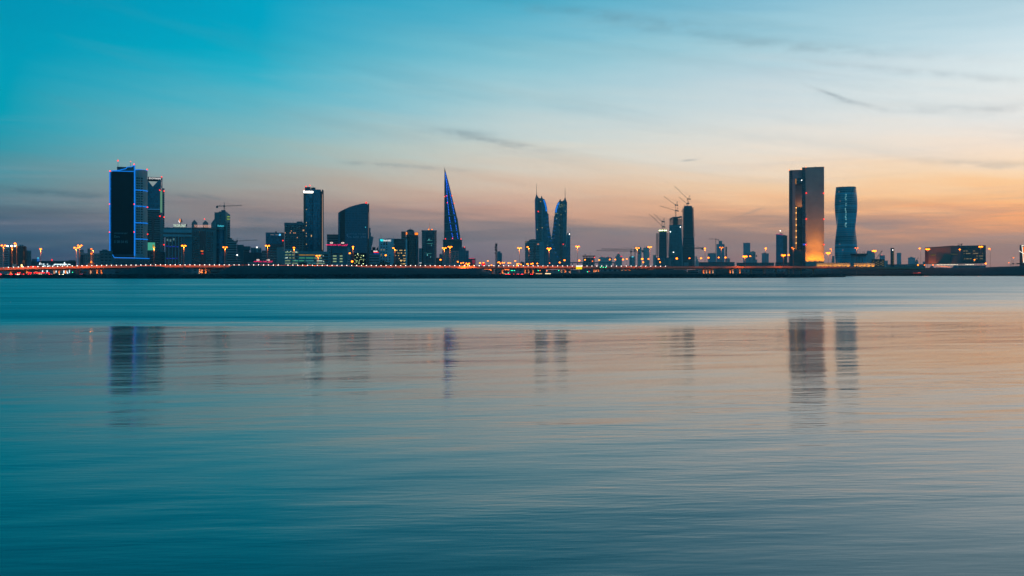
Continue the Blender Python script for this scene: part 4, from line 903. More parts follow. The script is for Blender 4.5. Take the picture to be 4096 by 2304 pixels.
b = Bld('unfinished_tower', 'middle tower under construction, glazed and flaring at its base with a curved open crown', 'skyscraper', 2706, 2150, 'three towers under construction')
b.part('glazed_body', b.slab(MB(), [(2674,1066),(2677,900),(2692,900),(2726,898),(2731,1000),(2733,1066)], 0, 30), F_cons)
b.part('core', b.slab(MB(), [(2692,902),(2692,869),(2712,868),(2712,902)], 4, 24), M_cons)
slabs(b, [(870,2679),(905,2677)], [(866,2726),(905,2727)], 876, 904, 4.6, M_cons)
for p in (2679,2684,2689,2714,2719,2724,2727): b.B('column', M_cons, p - .7, p + .7, 872 if p < 2690 else 868, 904, .4, 2)
b.part('crown_beam', b.slab(MB(), [(2679,882),(2678,876),(2684,871),(2694,867),(2712,867),(2720,865),(2727,864),(2727,868),(2712,870.5),(2694,870.5),(2684,875)], -.4, 24), M_cons)
b.part('edge_rib', b.slab(MB(), [(2727.5,1064),(2724,902),(2726,902),(2732,1064)], -.5, .3), M_conc)
for px, py in ((2721,908),(2681,927),(2694,1009)): b.ball('work_lamp', px, py, .9, E_white)
b = Bld('unfinished_tower', 'tallest of three towers under construction, open floors up both edges and cranes on top', 'skyscraper', 2754, 2200, 'three towers under construction')
b.part('core', b.slab(MB(), [(2733,955),(2735,826),(2739,824),(2766,824),(2770,828),(2774,955)], 2, 24), F_net)
b.part('glazed_body', b.slab(MB(), [(2729,1066),(2731,950),(2777,950),(2780,1066)], 0, 28), facade('dusky_glazing', (.05,.10,.115), (.012,.045,.06), 2.6, 4.0, .8, .6))
b.B('core_cap', M_mid, 2738, 2766, 823, 829, 1, 22)
slabs(b, [(830,2730),(950,2731)], [(830,2774),(950,2778)], 834, 950, 4.2, M_cons)
for p, q in ((2731,2731),(2736,2734.5),(2768.5,2771.5),(2773,2776.5)): b.part('column', b.slab(MB(), [(q-.8,952),(p-.8,830),(p+.8,830),(q+.8,952)], .4, 2), M_cons)
for l, r, y in ((2725,2731,842),(2725,2731,846),(2774,2777,829),(2774,2777,842),(2777,2782,939),(2737,2741,820)): b.B('outrigger', M_dark, l, r, y, y + 1.2, 0, 3)
b.part('edge_rib', b.slab(MB(), [(2776.5,1064),(2773.5,952),(2777,952),(2780.5,1064)], -.5, .3), M_conc)
b.part('site_hut', b.box(MB(), 2735, 2754, 1050, 1064, -3, -.5), M_conc)

def luffer(label, px, D, ybot, yring, tip, ctr, aframe, w=1.8):
    b = Bld('luffing_crane', label, 'crane', px, D, 'luffing cranes on the unfinished towers', z=PZ(ybot, D))
    b.part('mast', MB().truss((0, 0, 0), (0, 0, b.h(yring)), w, max(4, int(b.h(yring) / 6)), .15), M_crane)
    b.part('jib', MB().truss((0, 0, b.h(yring)), (b.x(tip[0]), 0, b.h(tip[1])), w * .55, 14, .11), M_crane)
    b.part('counter_jib', MB().box(min(0, b.x(ctr[0])), max(0, b.x(ctr[0])), -1.2, 1.2, b.h(ctr[1]) - 1.0, b.h(ctr[1]) + .8), M_crane)
    b.part('counterweight', MB().box(b.x(ctr[0]) - 2.2, b.x(ctr[0]), -1.4, 1.4, b.h(ctr[1]) - 2.6, b.h(ctr[1]) + 1), M_crane)
    b.part('a_frame', MB().tube((0, 0, b.h(yring)), (b.x(aframe[0]), 0, b.h(aframe[1])), .35, n=4).tube((b.x(ctr[0]) * .7, 0, b.h(yring)), (b.x(aframe[0]), 0, b.h(aframe[1])), .22, n=4), M_crane)
    b.part('luffing_rope', MB().tube((b.x(aframe[0]), 0, b.h(aframe[1])), (b.x(tip[0] + (px - tip[0]) * .12), 0, b.h(tip[1] + (yring - tip[1]) * .12)), .10, n=3), M_crane)
    b.part('hoist_rope', MB().tube((b.x(tip[0]), 0, b.h(tip[1])), (b.x(tip[0]), 0, b.h(tip[1] + 12)), .09, n=3), M_crane)
    b.part('cab', MB().box(-1.6, 1.6, -1.8, 1.2, b.h(yring) - 1.5, b.h(yring) + 1.4), M_crane); return b
luffer('higher of the two cranes on the shortest unfinished tower', 2649, 2104, 924, 886, (2616,856), (2659,886), (2658,871))
luffer('lower crane on the shortest unfinished tower, jib reaching furthest left of the pair', 2652, 2112, 924, 907, (2597,855), (2661,907), (2660,893))
luffer('higher of the two cranes on the middle unfinished tower', 2702, 2156, 868, 820, (2656,785), (2712,820), (2710,806))
luffer('lower crane on the middle unfinished tower with a nearly flat jib', 2704, 2164, 868, 843, (2640,823), (2714,843), (2712,830))
luffer('large topmost crane on the tallest unfinished tower', 2751, 2204, 824, 796, (2699,745), (2762,796), (2760,781), 2.4)
luffer('small lower crane beside the topmost one on the tallest unfinished tower', 2748, 2212, 824, 815, (2715,787), (2757,813), (2756,805))
tower_crane('tower_crane', 'upper of two long flat cranes pointing left before the unfinished towers', 2540, 1500, 986, 1070, 2405, 995, 2571, 1002, 999, w=1.8, base=GZ)
tower_crane('tower_crane', 'lower of two long flat cranes pointing left before the unfinished towers', 2524, 1450, 993, 1070, 2386, 1001, 2556, 1009, 1005, w=1.8, base=GZ)
b = Bld('tower_crane', 'black crane counter-jib and boom crossing in front of the tallest unfinished tower', 'crane', 2774, 1560, 'tower cranes on the skyline')
b.part('mast', MB().truss((0, 4, 0), (0, 4, b.h(992)), 2.0, 10, .2), M_crane)
b.part('jib', MB().truss((b.x(2743), 0, b.h(991)), (0, 0, b.h(993)), 1.6, 8, .16), M_crane); b.part('counter_jib', MB().truss((0, 0, b.h(993)), (b.x(2812), 0, b.h(993)), 2.0, 6, .3), M_crane)
b.part('counterweight', MB().box(b.x(2806), b.x(2813.5), -1.4, 1.4, b.h(999), b.h(990)), M_crane); b.part('tower_head', MB().tube((b.x(2778), 0, b.h(993)), (b.x(2778), 0, b.h(980)), .3, .15), M_crane)
b.part('tie_bar', MB().tube((b.x(2778), 0, b.h(980)), (b.x(2800), 0, b.h(991)), .14, n=3), M_crane)

# far hazy blocks
def far(label, p0, p1, t, D, m=None, caps=(), beacons=(), name='office_tower', cat='building', d=26, cham=0):
    D *= 1.6; b = Bld(name, label, cat, (p0 + p1) / 2, D)
    w = p1 - p0
    foot = [(p0, cham), (p0 + w * .14, 0), (p1 - w * .14, 0), (p1, cham), (p1, d), (p0, d)] if cham else [(p0, 0), (p1, 0), (p1, d), (p0, d)]
    b.part('wall', b.prism(MB(), foot, t), m or F_far)
    b.B('roof_parapet', M_mid, p0 - .4, p1 + .4, t - .8, t + .8, -.6, d + .6)
    for x0, x1, y in caps: b.B('roof_block', M_mid, x0, x1, y, t, d * .2, d * .8)
    for px, py in beacons: b.ball('warning_light', px, py, 1.5, E_red, 0)
    return b
far('hazy pale twin-slab flats topped with small red lights, left of the flat cranes', 2396, 2448, 1030, 4200, F_resid, ((2404,2412,1026),(2430,2438,1026)), ((2397,1029),(2410,1025.5),(2423,1029),(2436,1027),(2447,1030)))
b = far('hazy stepped tower with a red sign at its upper right, left of the flat cranes', 2461, 2488, 1026, 4000, F_far, ((2466,2481,1018),(2470,2477,1014)), ((2474,1012.5),(2462,1026)))
b.B('sign_panel', emit('red_panel', (1,.02,.04), 1.2), 2481, 2490, 1024, 1028, -1.6, -1)
b = far('hazy block with a small cyan rooftop sign behind the flat cranes', 2517, 2540, 1027, 3800, F_far); b.B('sign_panel', E_cyan, 2526, 2534, 1025.5, 1029, -1.6, -1)
far('hazy tower with two rounded tops behind the flat cranes', 2551, 2566, 991, 4200, F_far, ((2554,2562,987),), cham=6)
far('hazy tower with two peaked tops just left of the unfinished towers', 2573, 2597, 994, 4200, F_resid, ((2575,2582,990),(2584,2592,987)), cham=6)
far('low hazy block touching the left foot of the unfinished towers', 2612, 2624, 1021, 3600, F_far)
far('low hazy stepped block right of the tallest unfinished tower', 2781, 2795, 1046, 3600, F_far, ((2782,2788,1025),(2786,2792,1036)))
b = far('hazy office block with a small rooftop crane, left of the tower with a crown block', 2831, 2865, 1014, 3000, F_teal, ((2838,2858,1012),)); b.part('roof_crane', MB().tube((b.x(2858), 8, b.h(1013)), (b.x(2857), 8, b.h(1004)), .4).tube((b.x(2848), 8, b.h(1007)), (b.x(2862), 8, b.h(1010)), .4), M_crane)
far('slender hazy tower with a square crown block right of the unfinished towers', 2866, 2898, 977, 3200, F_teal, ((2875,2889,963),))
b = Bld('scaffold_tower', 'thin open scaffold shaft beside the hazy tower with the crown block', 'building', 2905, 2600)
b.B('core', M_mid, 2902, 2907, 987, None, 2, 6); slabs(b, [(980,2901)], [(980,2908.5)], 988, 1050, 4.5, M_cons, 8)
for p in (2901.5, 2908): b.B('column', M_cons, p - .4, p + .4, 986, None, .3, 1)
far('low stepped block right of the scaffold shaft', 2908, 2920, 1035, 3000, F_far, ((2910,2917,1033),))
tower_crane('tower_crane', 'small hazy T-shaped crane left of the tower with the crown block', 2863, 3150, 951, 1050, 2835, 955, 2873, 958, 957, w=2.4, base=GZ)
b = far('hazy rectangular tower behind the brightest double street lamp', 2973, 3001, 972, 3200, F_teal, ((2980,2998,971),)); 
far('shorter hazy tower joined to the right of the rectangular tower', 3001, 3022, 1008, 3300, F_resid, ((3006,3016,1005),))
far('tiny hazy block right of the joined towers', 3022, 3029, 1039, 3500)
tower_crane('tower_crane', 'dark crane crossing the joined hazy towers', 3015, 2300, 1006, 1066, 2982, 1015, 3026, 1022, 1020, w=2.6, base=GZ)
far('hazy stepped block with a lamp post before it, left of the pink-edged tower', 3047, 3075, 1014, 3300, F_teal, ((3054,3063,1010),))
b = Bld('office_tower', 'curved-top teal tower with a pink roof line left of the floodlit twin-slab tower', 'skyscraper', 3126, 2300)
b.part('glass_body', b.slab(MB(), [(3104,1066),(3104,937),(3114,936.5),(3124,937),(3133,940),(3133,1066)], 0, 26), F_teal); b.part('right_bay', b.slab(MB(), [(3133,1066),(3133,939),(3149,943),(3149,1066)], 3, 24), facade('ribbed_bay', (.06,.10,.11), (.012,.05,.065), 3, 4, .6, .8))
b.part('roof_edge', b.line(b.line(MB(), (3104,936.5), (3120,937), .7), (3120,937), (3132,940), .7), emit('pink_edge', (1,.12,.35), .55))
b.B('roof_block', M_mid, 3118, 3130, 933, 938, 8, 18); b.part('antenna', MB().tube((b.x(3121), 12, b.h(934)), (b.x(3121), 12, b.h(924)), .3), M_steel); b.ball('lamp', 3121, 922.5, 1.0, E_white, 12)
b = Bld('long_podium', 'long low dark building line under the hazy towers', 'building', 2870, 2000)
b.B('wall', F_low, 2795, 2938, 1050, None, 0, 20); b.B('roof_edge', M_dark, 2794, 2939, 1048.5, 1050, -.5, 20.5)
b = Bld('long_podium', 'long low dark building line before the pink-edged tower', 'building', 3020, 2000)
b.B('wall', F_low, 2946, 3096, 1052, None, 0, 20); b.B('roof_edge', M_dark, 2945, 3097, 1050.5, 1052, -.5, 20.5)
b = Bld('long_podium', 'low podium block at the left foot of the floodlit twin-slab tower', 'building', 3130, 1700)
b.B('wall', F_low, 3101, 3160, 1051, None, 0, 16); b.B('roof_edge', M_dark, 3100, 3160, 1049.5, 1051, -.4, 16.4)

# floodlit twin-slab tower
b = Bld('office_tower', 'tall twin-slab tower, its broad pale right slab floodlit orange from below', 'skyscraper', 3225, 1600)
M_slab = facade('pale_ribbed_stone', (.33,.30,.27), (.25,.225,.205), 1.1, 1.8, .8, .5, grough=.7, var=.08)
b.part('right_slab', b.prism(MB(), [(3222,0),(3296,0),(3296,12),(3222,12)], [671,671.5,671.5,670]), M_slab)
b.part('slab_edge', b.prism(MB(), [(3208,7),(3222,0),(3222,12),(3208,19)], [672,669.5,669.5,672]), facade('edge_glazing', (.03,.06,.085), (.008,.02,.045), 2, 3.8, .8, .7, lit=.02, litcol=(.05,.15,1), lits=.7))
b.B('parapet_cap', M_dark, 3208, 3297, 669.2, 671, .3, 11.6)
M_lslab = facade('dusky_stone', (.25,.25,.27), (.19,.19,.21), 1.1, 1.8, .8, .5, grough=.7, var=.08)
b.B('left_edge', facade('slate_glazing', (.05,.07,.095), (.02,.035,.055), 2, 3.8, .7, .7), 3155, 3169, 677, None, 14, 40)
b.B('back_wall', M_lslab, 3169, 3212, 676, 1012, 24, 40)
b.B('upper_cheek', M_lslab, 3169, 3212, 676, 709, 15, 24); b.B('roof_cap', M_dark, 3155, 3209, 675, 677, 14.3, 40)
b.B('dark_window', M_glassb, 3185, 3212, 711, 731, 14.6, 23.8); b.B('cheek', M_lslab, 3169, 3181, 709, 1012, 14.7, 23.9)
b.B('glass_box', facade('night_glass', (.006,.014,.022), (.003,.008,.016), 2, 3.8, .85, .8, grough=.25), 3187, 3212, 826, 997, 12, 23.9)
b.B('base_wall', M_brown, 3169, 3212, 998, None, 11, 24)
E_strip = emit('amber_strip', (1,.36,.06), 1.1)
b.B('lamp_strip', E_strip, 3183, 3184.4, 828, 996, 13.6, 14.4); b.B('lamp_strip', E_strip, 3182.5, 3184, 711, 732, 13.6, 14.4)
for y in (828, 849, 874, 898, 922, 947, 971): b.ball('strip_lamp', 3184.2, y, .8, emit('amber_lamp', (1,.5,.12), 4), 13)
b.ball('strip_lamp', 3206.5, 717, .7, E_white, 13.5)
b.beacons([(3225,772.5),(3294.5,775),(3225,876.5),(3295,878),(3225,978.5),(3295,979)], 1.5)
for px, py in ((3156,677),(3224,668.5),(3295,671),(3205,675)): b.ball('warning_light', px, py, .8, E_orlow, 2)
b.part('roof_davit', MB().tube((b.x(3256), 6, b.h(670)), (b.x(3265), 6, b.h(666)), .4).tube((b.x(3260), 6, b.h(670)), (b.x(3259), 6, b.h(667)), .3), M_crane)
for i in range(4):
    px = 3231 + 19 * i; f = b.part('floodlight', MB().box(b.x(px) - .7, b.x(px) + .7, -9, -8, 12, 13), M_steel)
    spot(b.o, (b.x(px), -8.5, 13.2), (b.x(px), 0, 46), 105000, 66, (1,.27,.002)); spot(b.o, (b.x(px), -16, 13.2), (b.x(px), 0, 120), 125000, 44, (1,.30,.02))
spot(b.o, (b.x(3201), 12.5, b.h(824)), (b.x(3199), 24, b.h(795)), 9000, 120, (1,.30,.05))
for x0, x1, lab in ((3265, 3401, 'long low garden wall washed in orange light at the floodlit tower base'), (3415, 3500, 'shorter low wall washed in orange light under the overhanging white roof')):
    w = Bld('garden_wall', lab, 'wall', (x0 + x1) / 2, 1560); w.B('wall', M_conc, x0, x1, 1053, None, 0, 1.5); w.B('coping', M_mid, x0 - .5, x1 + .5, 1051.3, 1053, -.3, 1.8)
    nl = int((x1 - x0) / 17)
    for i in range(nl):
        px = x0 + (i + .5) * (x1 - x0) / nl; w.part('wall_washer', MB().box(w.x(px) - .4, w.x(px) + .4, -3.4, -2.8, w.h(1069), w.h(1067.5)), M_steel); spot(w.o, (w.x(px), -3.0, w.h(1067)), (w.x(px), 0, w.h(1057)), 3400, 130, (1,.24,.003))

# twisting tower
b = Bld('twisted_tower', 'twisting rounded glass tower with a bright broken line of windows up its middle', 'skyscraper', 3384, 1720)
def twist_ring(t, n=48):
    ang = math.radians(-9 + 180 * t); r0 = 38.9 * b.k * (1 + .02 * math.sin(t * 9)); out = []
    for j in range(n):
        a = 2 * math.pi * j / n; c, s_ = math.cos(a), math.sin(a)
        q = (abs(c) ** 3.6 + abs(s_) ** 3.6) ** (-1 / 3.6)
        x_, y_ = c * q * r0, s_ * q * r0
        out.append((x_ * math.cos(ang) - y_ * math.sin(ang), x_ * math.sin(ang) + y_ * math.cos(ang) + r0))
    return out
Ht = b.h(751); NR = 56; rings = [[(x_, y_, Ht * i / NR) for x_, y_ in twist_ring(i / NR)] for i in range(NR + 1)]
b.part('glass_body', MB().loft(rings), facade('twist_glass', (.04,.33,.38), (.015,.33,.42), 400, 3.9, 1.0, .62, grough=.16))
mb = MB(); rt = twist_ring(1.0); mb.loft([[(x_, y_, Ht) for x_, y_ in rt], [(x_ * 1.0, y_ , Ht + 2.2) for x_, y_ in rt]]); b.part('roof_rim', mb, M_mid)
for y in (778,785,792,799,814,821,834.5,840,845,851,860,867,871,878,892,895,900,907):
    E_tw = emit('twist_window', (.45,1,1), .8); px = 3382 + (2 if int(y) % 3 else -1)
    t = b.h(y) / Ht; rr = twist_ring(t, 96); yf = min(yy for xx, yy in rr if abs(xx - b.x(px)) < 3)
    b.B('lit_window', E_tw, px - 1.7, px + 1.7, y - 1.0, y + 1.0, yf - .5, yf + 1)
for px, py in ((3356,766),(3360,803),(3358,976),(3371,1000)): 
    t = b.h(py) / Ht; rr = twist_ring(t, 96); yf = min(yy for xx, yy in rr if abs(xx - b.x(px)) < 3); b.B('lit_window', emit('rosy_room', (.9,.4,.3), .5), px - 2, px + 2, py - .8, py + .8, yf - .4, yf + 1)
b.ball('lamp', 3353, 748, .8, E_white, 12)
b.part('roof_crane', MB().tube((b.x(3384), 20, b.h(750)), (b.x(3384), 20, b.h(747)), .6).tube((b.x(3372), 20, b.h(744)), (b.x(3392), 20, b.h(746)), .45).tube((b.x(3372), 20, b.h(744)), (b.x(3369), 20, b.h(741)), .3).ball((b.x(3390), 20, b.h(745)), 1.3), M_crane)

# right-hand group
b = Bld('exhibition_hall', 'pale hall with a thin overhanging flat roof, right of the twisting tower', 'building', 3440, 1640)
b.B('wall', M_conc, 3403, 3441, 1022, None, 0, 30); b.B('wall', M_white, 3441, 3466, 1022, None, 3, 30); b.B('roof_slab', M_dark, 3401, 3470, 1014, 1020, -5, 34)
b.B('slit_window', M_glass, 3448, 3450, 1032, 1050, 2.8, 3.4); b.B('roof_soffit', M_mid, 3403, 3466, 1020, 1022, -1, 31)
for p in (3440, 3452, 3458): 
    b.part('roof_umbrella', MB().tube((b.x(p), 10, b.h(1014)), (b.x(p), 10, b.h(1008)), .2).loft([[(b.x(p) + 1.9 * math.cos(2*math.pi*j/8), 10 + 1.9 * math.sin(2*math.pi*j/8), b.h(1008)) for j in range(8)], [(b.x(p) + .4 * math.cos(2*math.pi*j/8), 10 + .4 * math.sin(2*math.pi*j/8), b.h(1006.2)) for j in range(8)]]), M_crane)
far('tiny hazy block between the floodlit tower and the twisted tower', 3326, 3338, 1025, 3400)
far('hazy stepped block behind the bright double lamp right of the overhanging roof', 3466, 3500, 1008, 2600, F_far, ((3468,3488,1003),))
b = Bld('mobile_crane', 'dark crane boom leaning right beside the bright double lamp', 'crane', 3504, 1900)
b.part('boom', MB().truss((0, 0, b.h(1036)), (b.x(3528), 0, b.h(1004)), 1.4, 10, .2), M_crane); b.part('backstay', MB().tube((b.x(3514), 0, b.h(1034)), (b.x(3526), 0, b.h(1006)), .2), M_crane); b.part('carrier', MB().box(-5, 6, -1.5, 1.5, 0, b.h(1036)), M_crane); b.part('boom_head', MB().box(b.x(3525.5), b.x(3530), -1, 1, b.h(1006), b.h(1003)), M_crane)
far('hazy rounded block behind the leaning crane boom', 3518, 3540, 1022, 3000, F_teal, ((3522,3534,1020.5),), ((3528,1020),), cham=6)
b = Bld('office_block', 'dark low block whose front is dotted with wedge-shaped lit niches', 'building', 3510, 1560)
b.B('wall', M_dark, 3486, 3538, 1037, None, 0, 20); b.B('lattice_wall', F_resid, 3480, 3487, 1040, None, -.3, 18)
E_ni = emit('niche_light', (.85,.62,.2), .5)
for r, y in enumerate((1045, 1049.5, 1053.5, 1057.5, 1061.5)):
    for i in range(3):
        p = 3494 + 18.5 * i - (8 if r % 2 else 0)
        if 3489 < p < 3534: b.part('lit_niche', b.slab(MB(), [(p-3.4,y-.9),(p+3.4,y-.9),(p+1.5,y+1)], -.3, .1), E_ni)
far('small hazy block right of the niche-dotted block', 3540, 3551, 1043, 2600)
b = Bld('observation_tower', 'narrow dark slab tower with a zigzag of lit windows', 'building', 3569, 1500)
b.B('wall', M_dark, 3562, 3570, 994, None, 0, 10); b.B('wall', M_dark, 3570, 3576.5, 993, None, 1, 10); b.B('roof_cap', M_brown, 3562, 3577, 992, 994, -.2, 10.2)
for i in range(9):
    y = 1000 + 7 * i; b.B('lit_window', E_ni, 3571.5 + (i % 2), 3574.5 + (i % 2), y - .8, y + .8, .7, 1.1)
b.ball('lamp', 3571, 1000, .6, E_white)
far('hazy plain block right of the narrow zigzag tower', 3587, 3605, 1012, 3200, F_teal)
far('hazy wide block with a roof cap, left of the floating museum box', 3632, 3661, 1031, 3400, F_teal, ((3640,3650,1027),))
b = Bld('dome_hall', 'small hazy domed hall behind a leaning boom, left of the museum box', 'building', 3667, 3300)
b.part('dome', MB().loft([[(b.x(3667) + 7.5 * b.k * math.cos(t) * math.cos(2*math.pi*j/14), 8 + 8 * math.cos(t) * math.sin(2*math.pi*j/14), max(b.h(1062), 0) + (b.h(1038) - b.h(1062)) * math.sin(t)) for j in range(14)] for t in [i * 1.5 / 6 for i in range(7)]]), M_mid)
b.B('drum', M_mid, 3660, 3674, 1062, None, 0, 16)
b = Bld('mobile_crane', 'thin crane boom leaning right before the hazy domed hall', 'crane', 3653, 1850)
b.part('boom', MB().truss((0, 0, b.h(1061)), (b.x(3674), 0, b.h(1029)), 1.2, 10, .18), M_crane); b.part('carrier', MB().box(-5, 5, -1.5, 1.5, 0, b.h(1061)), M_crane)
far('tiny hazy block touching the left end of the museum box', 3691, 3700, 1047, 2800)
b = Bld('low_terrace', 'long low hazy terrace line right of the niche-dotted block', 'building', 3590, 2400)
b.B('wall', F_low, 3545, 3700, 1058, None, 0, 16); b.B('roof_edge', M_dark, 3545, 3700, 1057, 1058, -.5, 16.5)

# floating museum box
b = Bld('theatre', 'long box-shaped theatre raised over a lit colonnade, its left half glowing orange', 'building', 3822, 1480)
M_copper = mat('bronze_mesh', (.22,.13,.10), .55, nscale=.03); M_slate = mat('slate_panel', (.06,.085,.10), .5)
b.part('box_body', b.slab(MB(), [(3698,1055),(3698,990.5),(3816,983),(3942,982.5),(3942,1053),(3820,1055)], 0, 50), M_slate)
b.part('bronze_panel', b.slab(MB(), [(3713,1053),(3713,992),(3803,987),(3803,1053)], -.5, .3), M_copper)
b.part('left_return', b.slab(MB(), [(3698,1055),(3698,990.5),(3713,989.6),(3713,1055)], -.7, .3), mat('plum_cladding', (.10,.05,.06)))
b.part('dark_glazing', b.slab(MB(), [(3849,1051),(3849,988),(3936,987),(3936,1050)], -.5, .3), M_glass)
b.part('roof_rail', b.line(MB(), (3698,990), (3816,982.6), .35), M_brown)
E_mus = emit('gallery_room', (.8,.62,.32), .3)
random.seed(21)
for y, segs in ((1004.5, ((3853,3870),(3892,3899))),(1014.5, ((3855,3884),(3889,3930))),(1025, ((3905,3932),)),(1035.5, ((3857,3886),(3900,3930))),(1046, ((3894,3901),))):
    for x0, x1 in segs:
        p = x0
        while p < x1:
            q = min(x1, p + random.uniform(1.5, 5))
            if random.random() < .72: b.B('lit_window', E_mus, p, q, y - 1.7, y + 1.4, -.8, -.3)
            p = q + .8
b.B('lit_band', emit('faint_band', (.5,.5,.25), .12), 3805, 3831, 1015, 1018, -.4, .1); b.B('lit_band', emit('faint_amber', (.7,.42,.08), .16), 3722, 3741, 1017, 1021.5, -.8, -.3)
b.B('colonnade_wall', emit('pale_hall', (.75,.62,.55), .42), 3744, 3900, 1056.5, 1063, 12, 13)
for i in range(20): b.B('column', M_white, 3745 + 10 * i, 3746.4 + 10 * i, 1055, None, 6, 7)
E_col = emit('colonnade_lamp', (1,.85,.6), 2.2)
for i in range(26):
    p = 3748 + 5.8 * i
    if p < 3830 or p > 3862: b.part('colonnade_lamp', MB().ball((b.x(p), 4.5, b.h(1058 + .4 * (i % 2))), .5), E_col)
b.part('forecourt_canopy', b.slab(MB(), [(3744,1062),(3800,1066.5),(3800,1068.5),(3742,1063.5)], -8, 4), mat('canopy_white', (.6,.55,.5)))
b.B('base_wall', M_mid, 3830, 3942, 1062, None, 2, 40)
for i in range(5): 
    px = 3722 + 18 * i; b.part('floodlight', MB().box(b.x(px) - .5, b.x(px) + .5, -12, -11.4, 3, 3.6), M_steel); spot(b.o, (b.x(px), -11, 4), (b.x(px), 0, 26), 17000, 80, (1,.22,.03))
b.part('roof_unit', MB().box(b.x(3830), b.x(3838), 8, 14, b.h(983.5), b.h(980)), M_dark)
b.part('roof_davit', MB().tube((b.x(3845), 8, b.h(982)), (b.x(3846), 8, b.h(977)), .8).tube((b.x(3832), 8, b.h(974)), (b.x(3840), 8, b.h(977)), .4).tube((b.x(3844), 8, b.h(977)), (b.x(3850), 8, b.h(975)), .7).tube((b.x(3838), 8, b.h(977)), (b.x(3846), 8, b.h(977)), .3), M_crane)
for cx_, w, tp, lab in ((3822, 20, 1060.5, 'low dark shell roof before the middle of the theatre'), (3727, 14, 1063, 'low pale shell roof before the left end of the theatre'), (3926, 16, 1062, 'low grey shell roof before the right end of the theatre')):
    s_ = Bld('shell_roof', lab, 'pavilion', cx_, 1400); k = s_.k
    s_.part('shell', MB().loft([[(w * k * math.cos(t) * math.cos(2*math.pi*j/16), 4 + 5 * math.cos(t) * math.sin(2*math.pi*j/16), (s_.h(tp)) * math.sin(t)) for j in range(16)] for t in [i * 1.5 / 6 for i in range(7)]]), M_mid, smooth=True)
    s_.B('wall_ring', M_dark, cx_ - w * .9, cx_ + w * .9, 1090, None, .5, 7.5)
# neon pylon at the right edge
b = Bld('neon_pylon', 'dark pylon crossed by glaring white neon strokes at the right edge of the view', 'sign', 4100, 1290, z=9)
b.B('slab', mat('plum_slab', (.08,.05,.06)), 4078.5, 4124, 980, None, 0, 3); E_neo = emit('glaring_neon', (1,.92,.75), 1.5)
for p, q in (((4088,981),(4094.5,1051)),((4087.5,981),(4116,986)),((4076,1003),(4110,1024)),((4116,986),(4096,1050))): b.part('neon_tube', b.line(MB(), p, q, .36, -.9), E_neo)
b.B('neon_backing', emit('orange_neon', (1,.16,.01), 1.2), 4091, 4110, 987, 1046, -.3, 0)
b.B('sign_bar', M_dark, 4066, 4080, 1052.5, 1057, -.5, .5); b.B('sign_bar', M_dark, 4049, 4056, 1052.5, 1057, -.5, .5); b.part('pipe', MB().tube((b.x(4040), 0, 0), (b.x(4041), 0, b.h(1057)), .25).tube((b.x(4041), 0, b.h(1057)), (b.x(4066), 0, b.h(1055)), .25), M_crane)

# ------------------------------------------------------------------ flyover
VD = [(-700, 840), (0, 850), (800, 880), (1700, 930), (2400, 1000), (3000, 1090), (3500, 1190), (3700, 1215)]
VT = [(-700, 1078), (0, 1070.5), (120, 1067.5), (250, 1065), (400, 1062), (640, 1060), (1000, 1060), (1450, 1062.5), (1700, 1063), (2400, 1064.5), (2800, 1065.5), (3100, 1064.5), (3300, 1065), (3500, 1067), (3700, 1070)]
def vpt(px): D = interp(px, VD); return PX(px, D), D, PZ(interp(px, VT), D)
fo = bpy.data.objects.new('flyover', None); C.objects.link(fo); tag(fo, 'long concrete road flyover running along the whole shore, edged with white lamps', 'flyover')
sta = list(range(-700, 3701, 40)); mb = MB(); mp = MB(); mr_ = MB()
def strip(mb, prof):
    rings = []
    for px in sta:
        x_, y_, z_ = vpt(px); rings.append([(x_, y_ + dy, z_ + dz) for dy, dz in prof])
    mb.loft(rings)
strip(mb, [(0, -1.0), (0, -2.6), (2.5, -3.4), (9.5, -3.4), (12, -2.6), (12, -1.0)]); obj('deck', mb, M_deck, fo)
strip(mp, [(-.25, -2.2), (-.25, 0), (.1, 0), (.1, -2.2)]); obj('parapet', mp, M_deck, fo)
mp2 = MB(); strip(mp2, [(11.9, -2.2), (11.9, 0), (12.25, 0), (12.25, -2.2)]); obj('parapet', mp2, M_deck, fo)
strip(mr_, [(.15, -.995), (.15, -.99), (11.85, -.99), (11.85, -.995)]); obj('carriageway', mr_, M_road, fo)
piers = [30, 95, 130, 205, 225, 250, 352, 378, 395, 790, 800, 815, 690, 830, 1970, 1985, 2010, 2101, 2115, 2132, 2247, 2262, 2280, 2378, 2386, 2396, 2490, 2505, 2520, 2600, 2612, 2632, 2818, 2830, 2843, 2856, 2925, 2936, 2964, 3010, 3060, 3110, 3160, 3210, 3260]
Lit = {95, 225, 250, 378, 395, 800, 815, 2101, 2132, 2262, 2378, 2396, 2505, 2520, 2600, 2632, 2818, 2843, 2925, 2964, 30, 2010}
White = {130, 205, 352, 790, 2115, 2247, 2280, 2386, 2490, 2612, 2830, 2856, 2936}
for px in piers:
    x_, y_, z_ = vpt(px); pm = MB().tube((x_, y_ + 6, 1.0), (x_, y_ + 6, z_ - 3.3), .95, n=10); pm.box(x_ - 1.1, x_ + 1.1, y_ + 2, y_ + 10, z_ - 4.0, z_ - 3.35); p = obj('pier', pm, M_deck, fo)
    if px in Lit: spot(fo, (x_ + .3, y_ + 1.2, 2.6), (x_, y_ + 6, 6.5), 3600, 60, (1,.32,.05), r=.2)
    elif px in White: spot(fo, (x_ + .3, y_ + 1.2, 2.6), (x_, y_ + 6, 6.5), 1800, 60, (1,.8,.55), r=.2)
ml = MB().ball((0, 0, 0), .34).mesh('parapet_lamp', emit('parapet_white', (1,.90,.80), 4.6)); k = 0; rest = MB()
px = -4.0
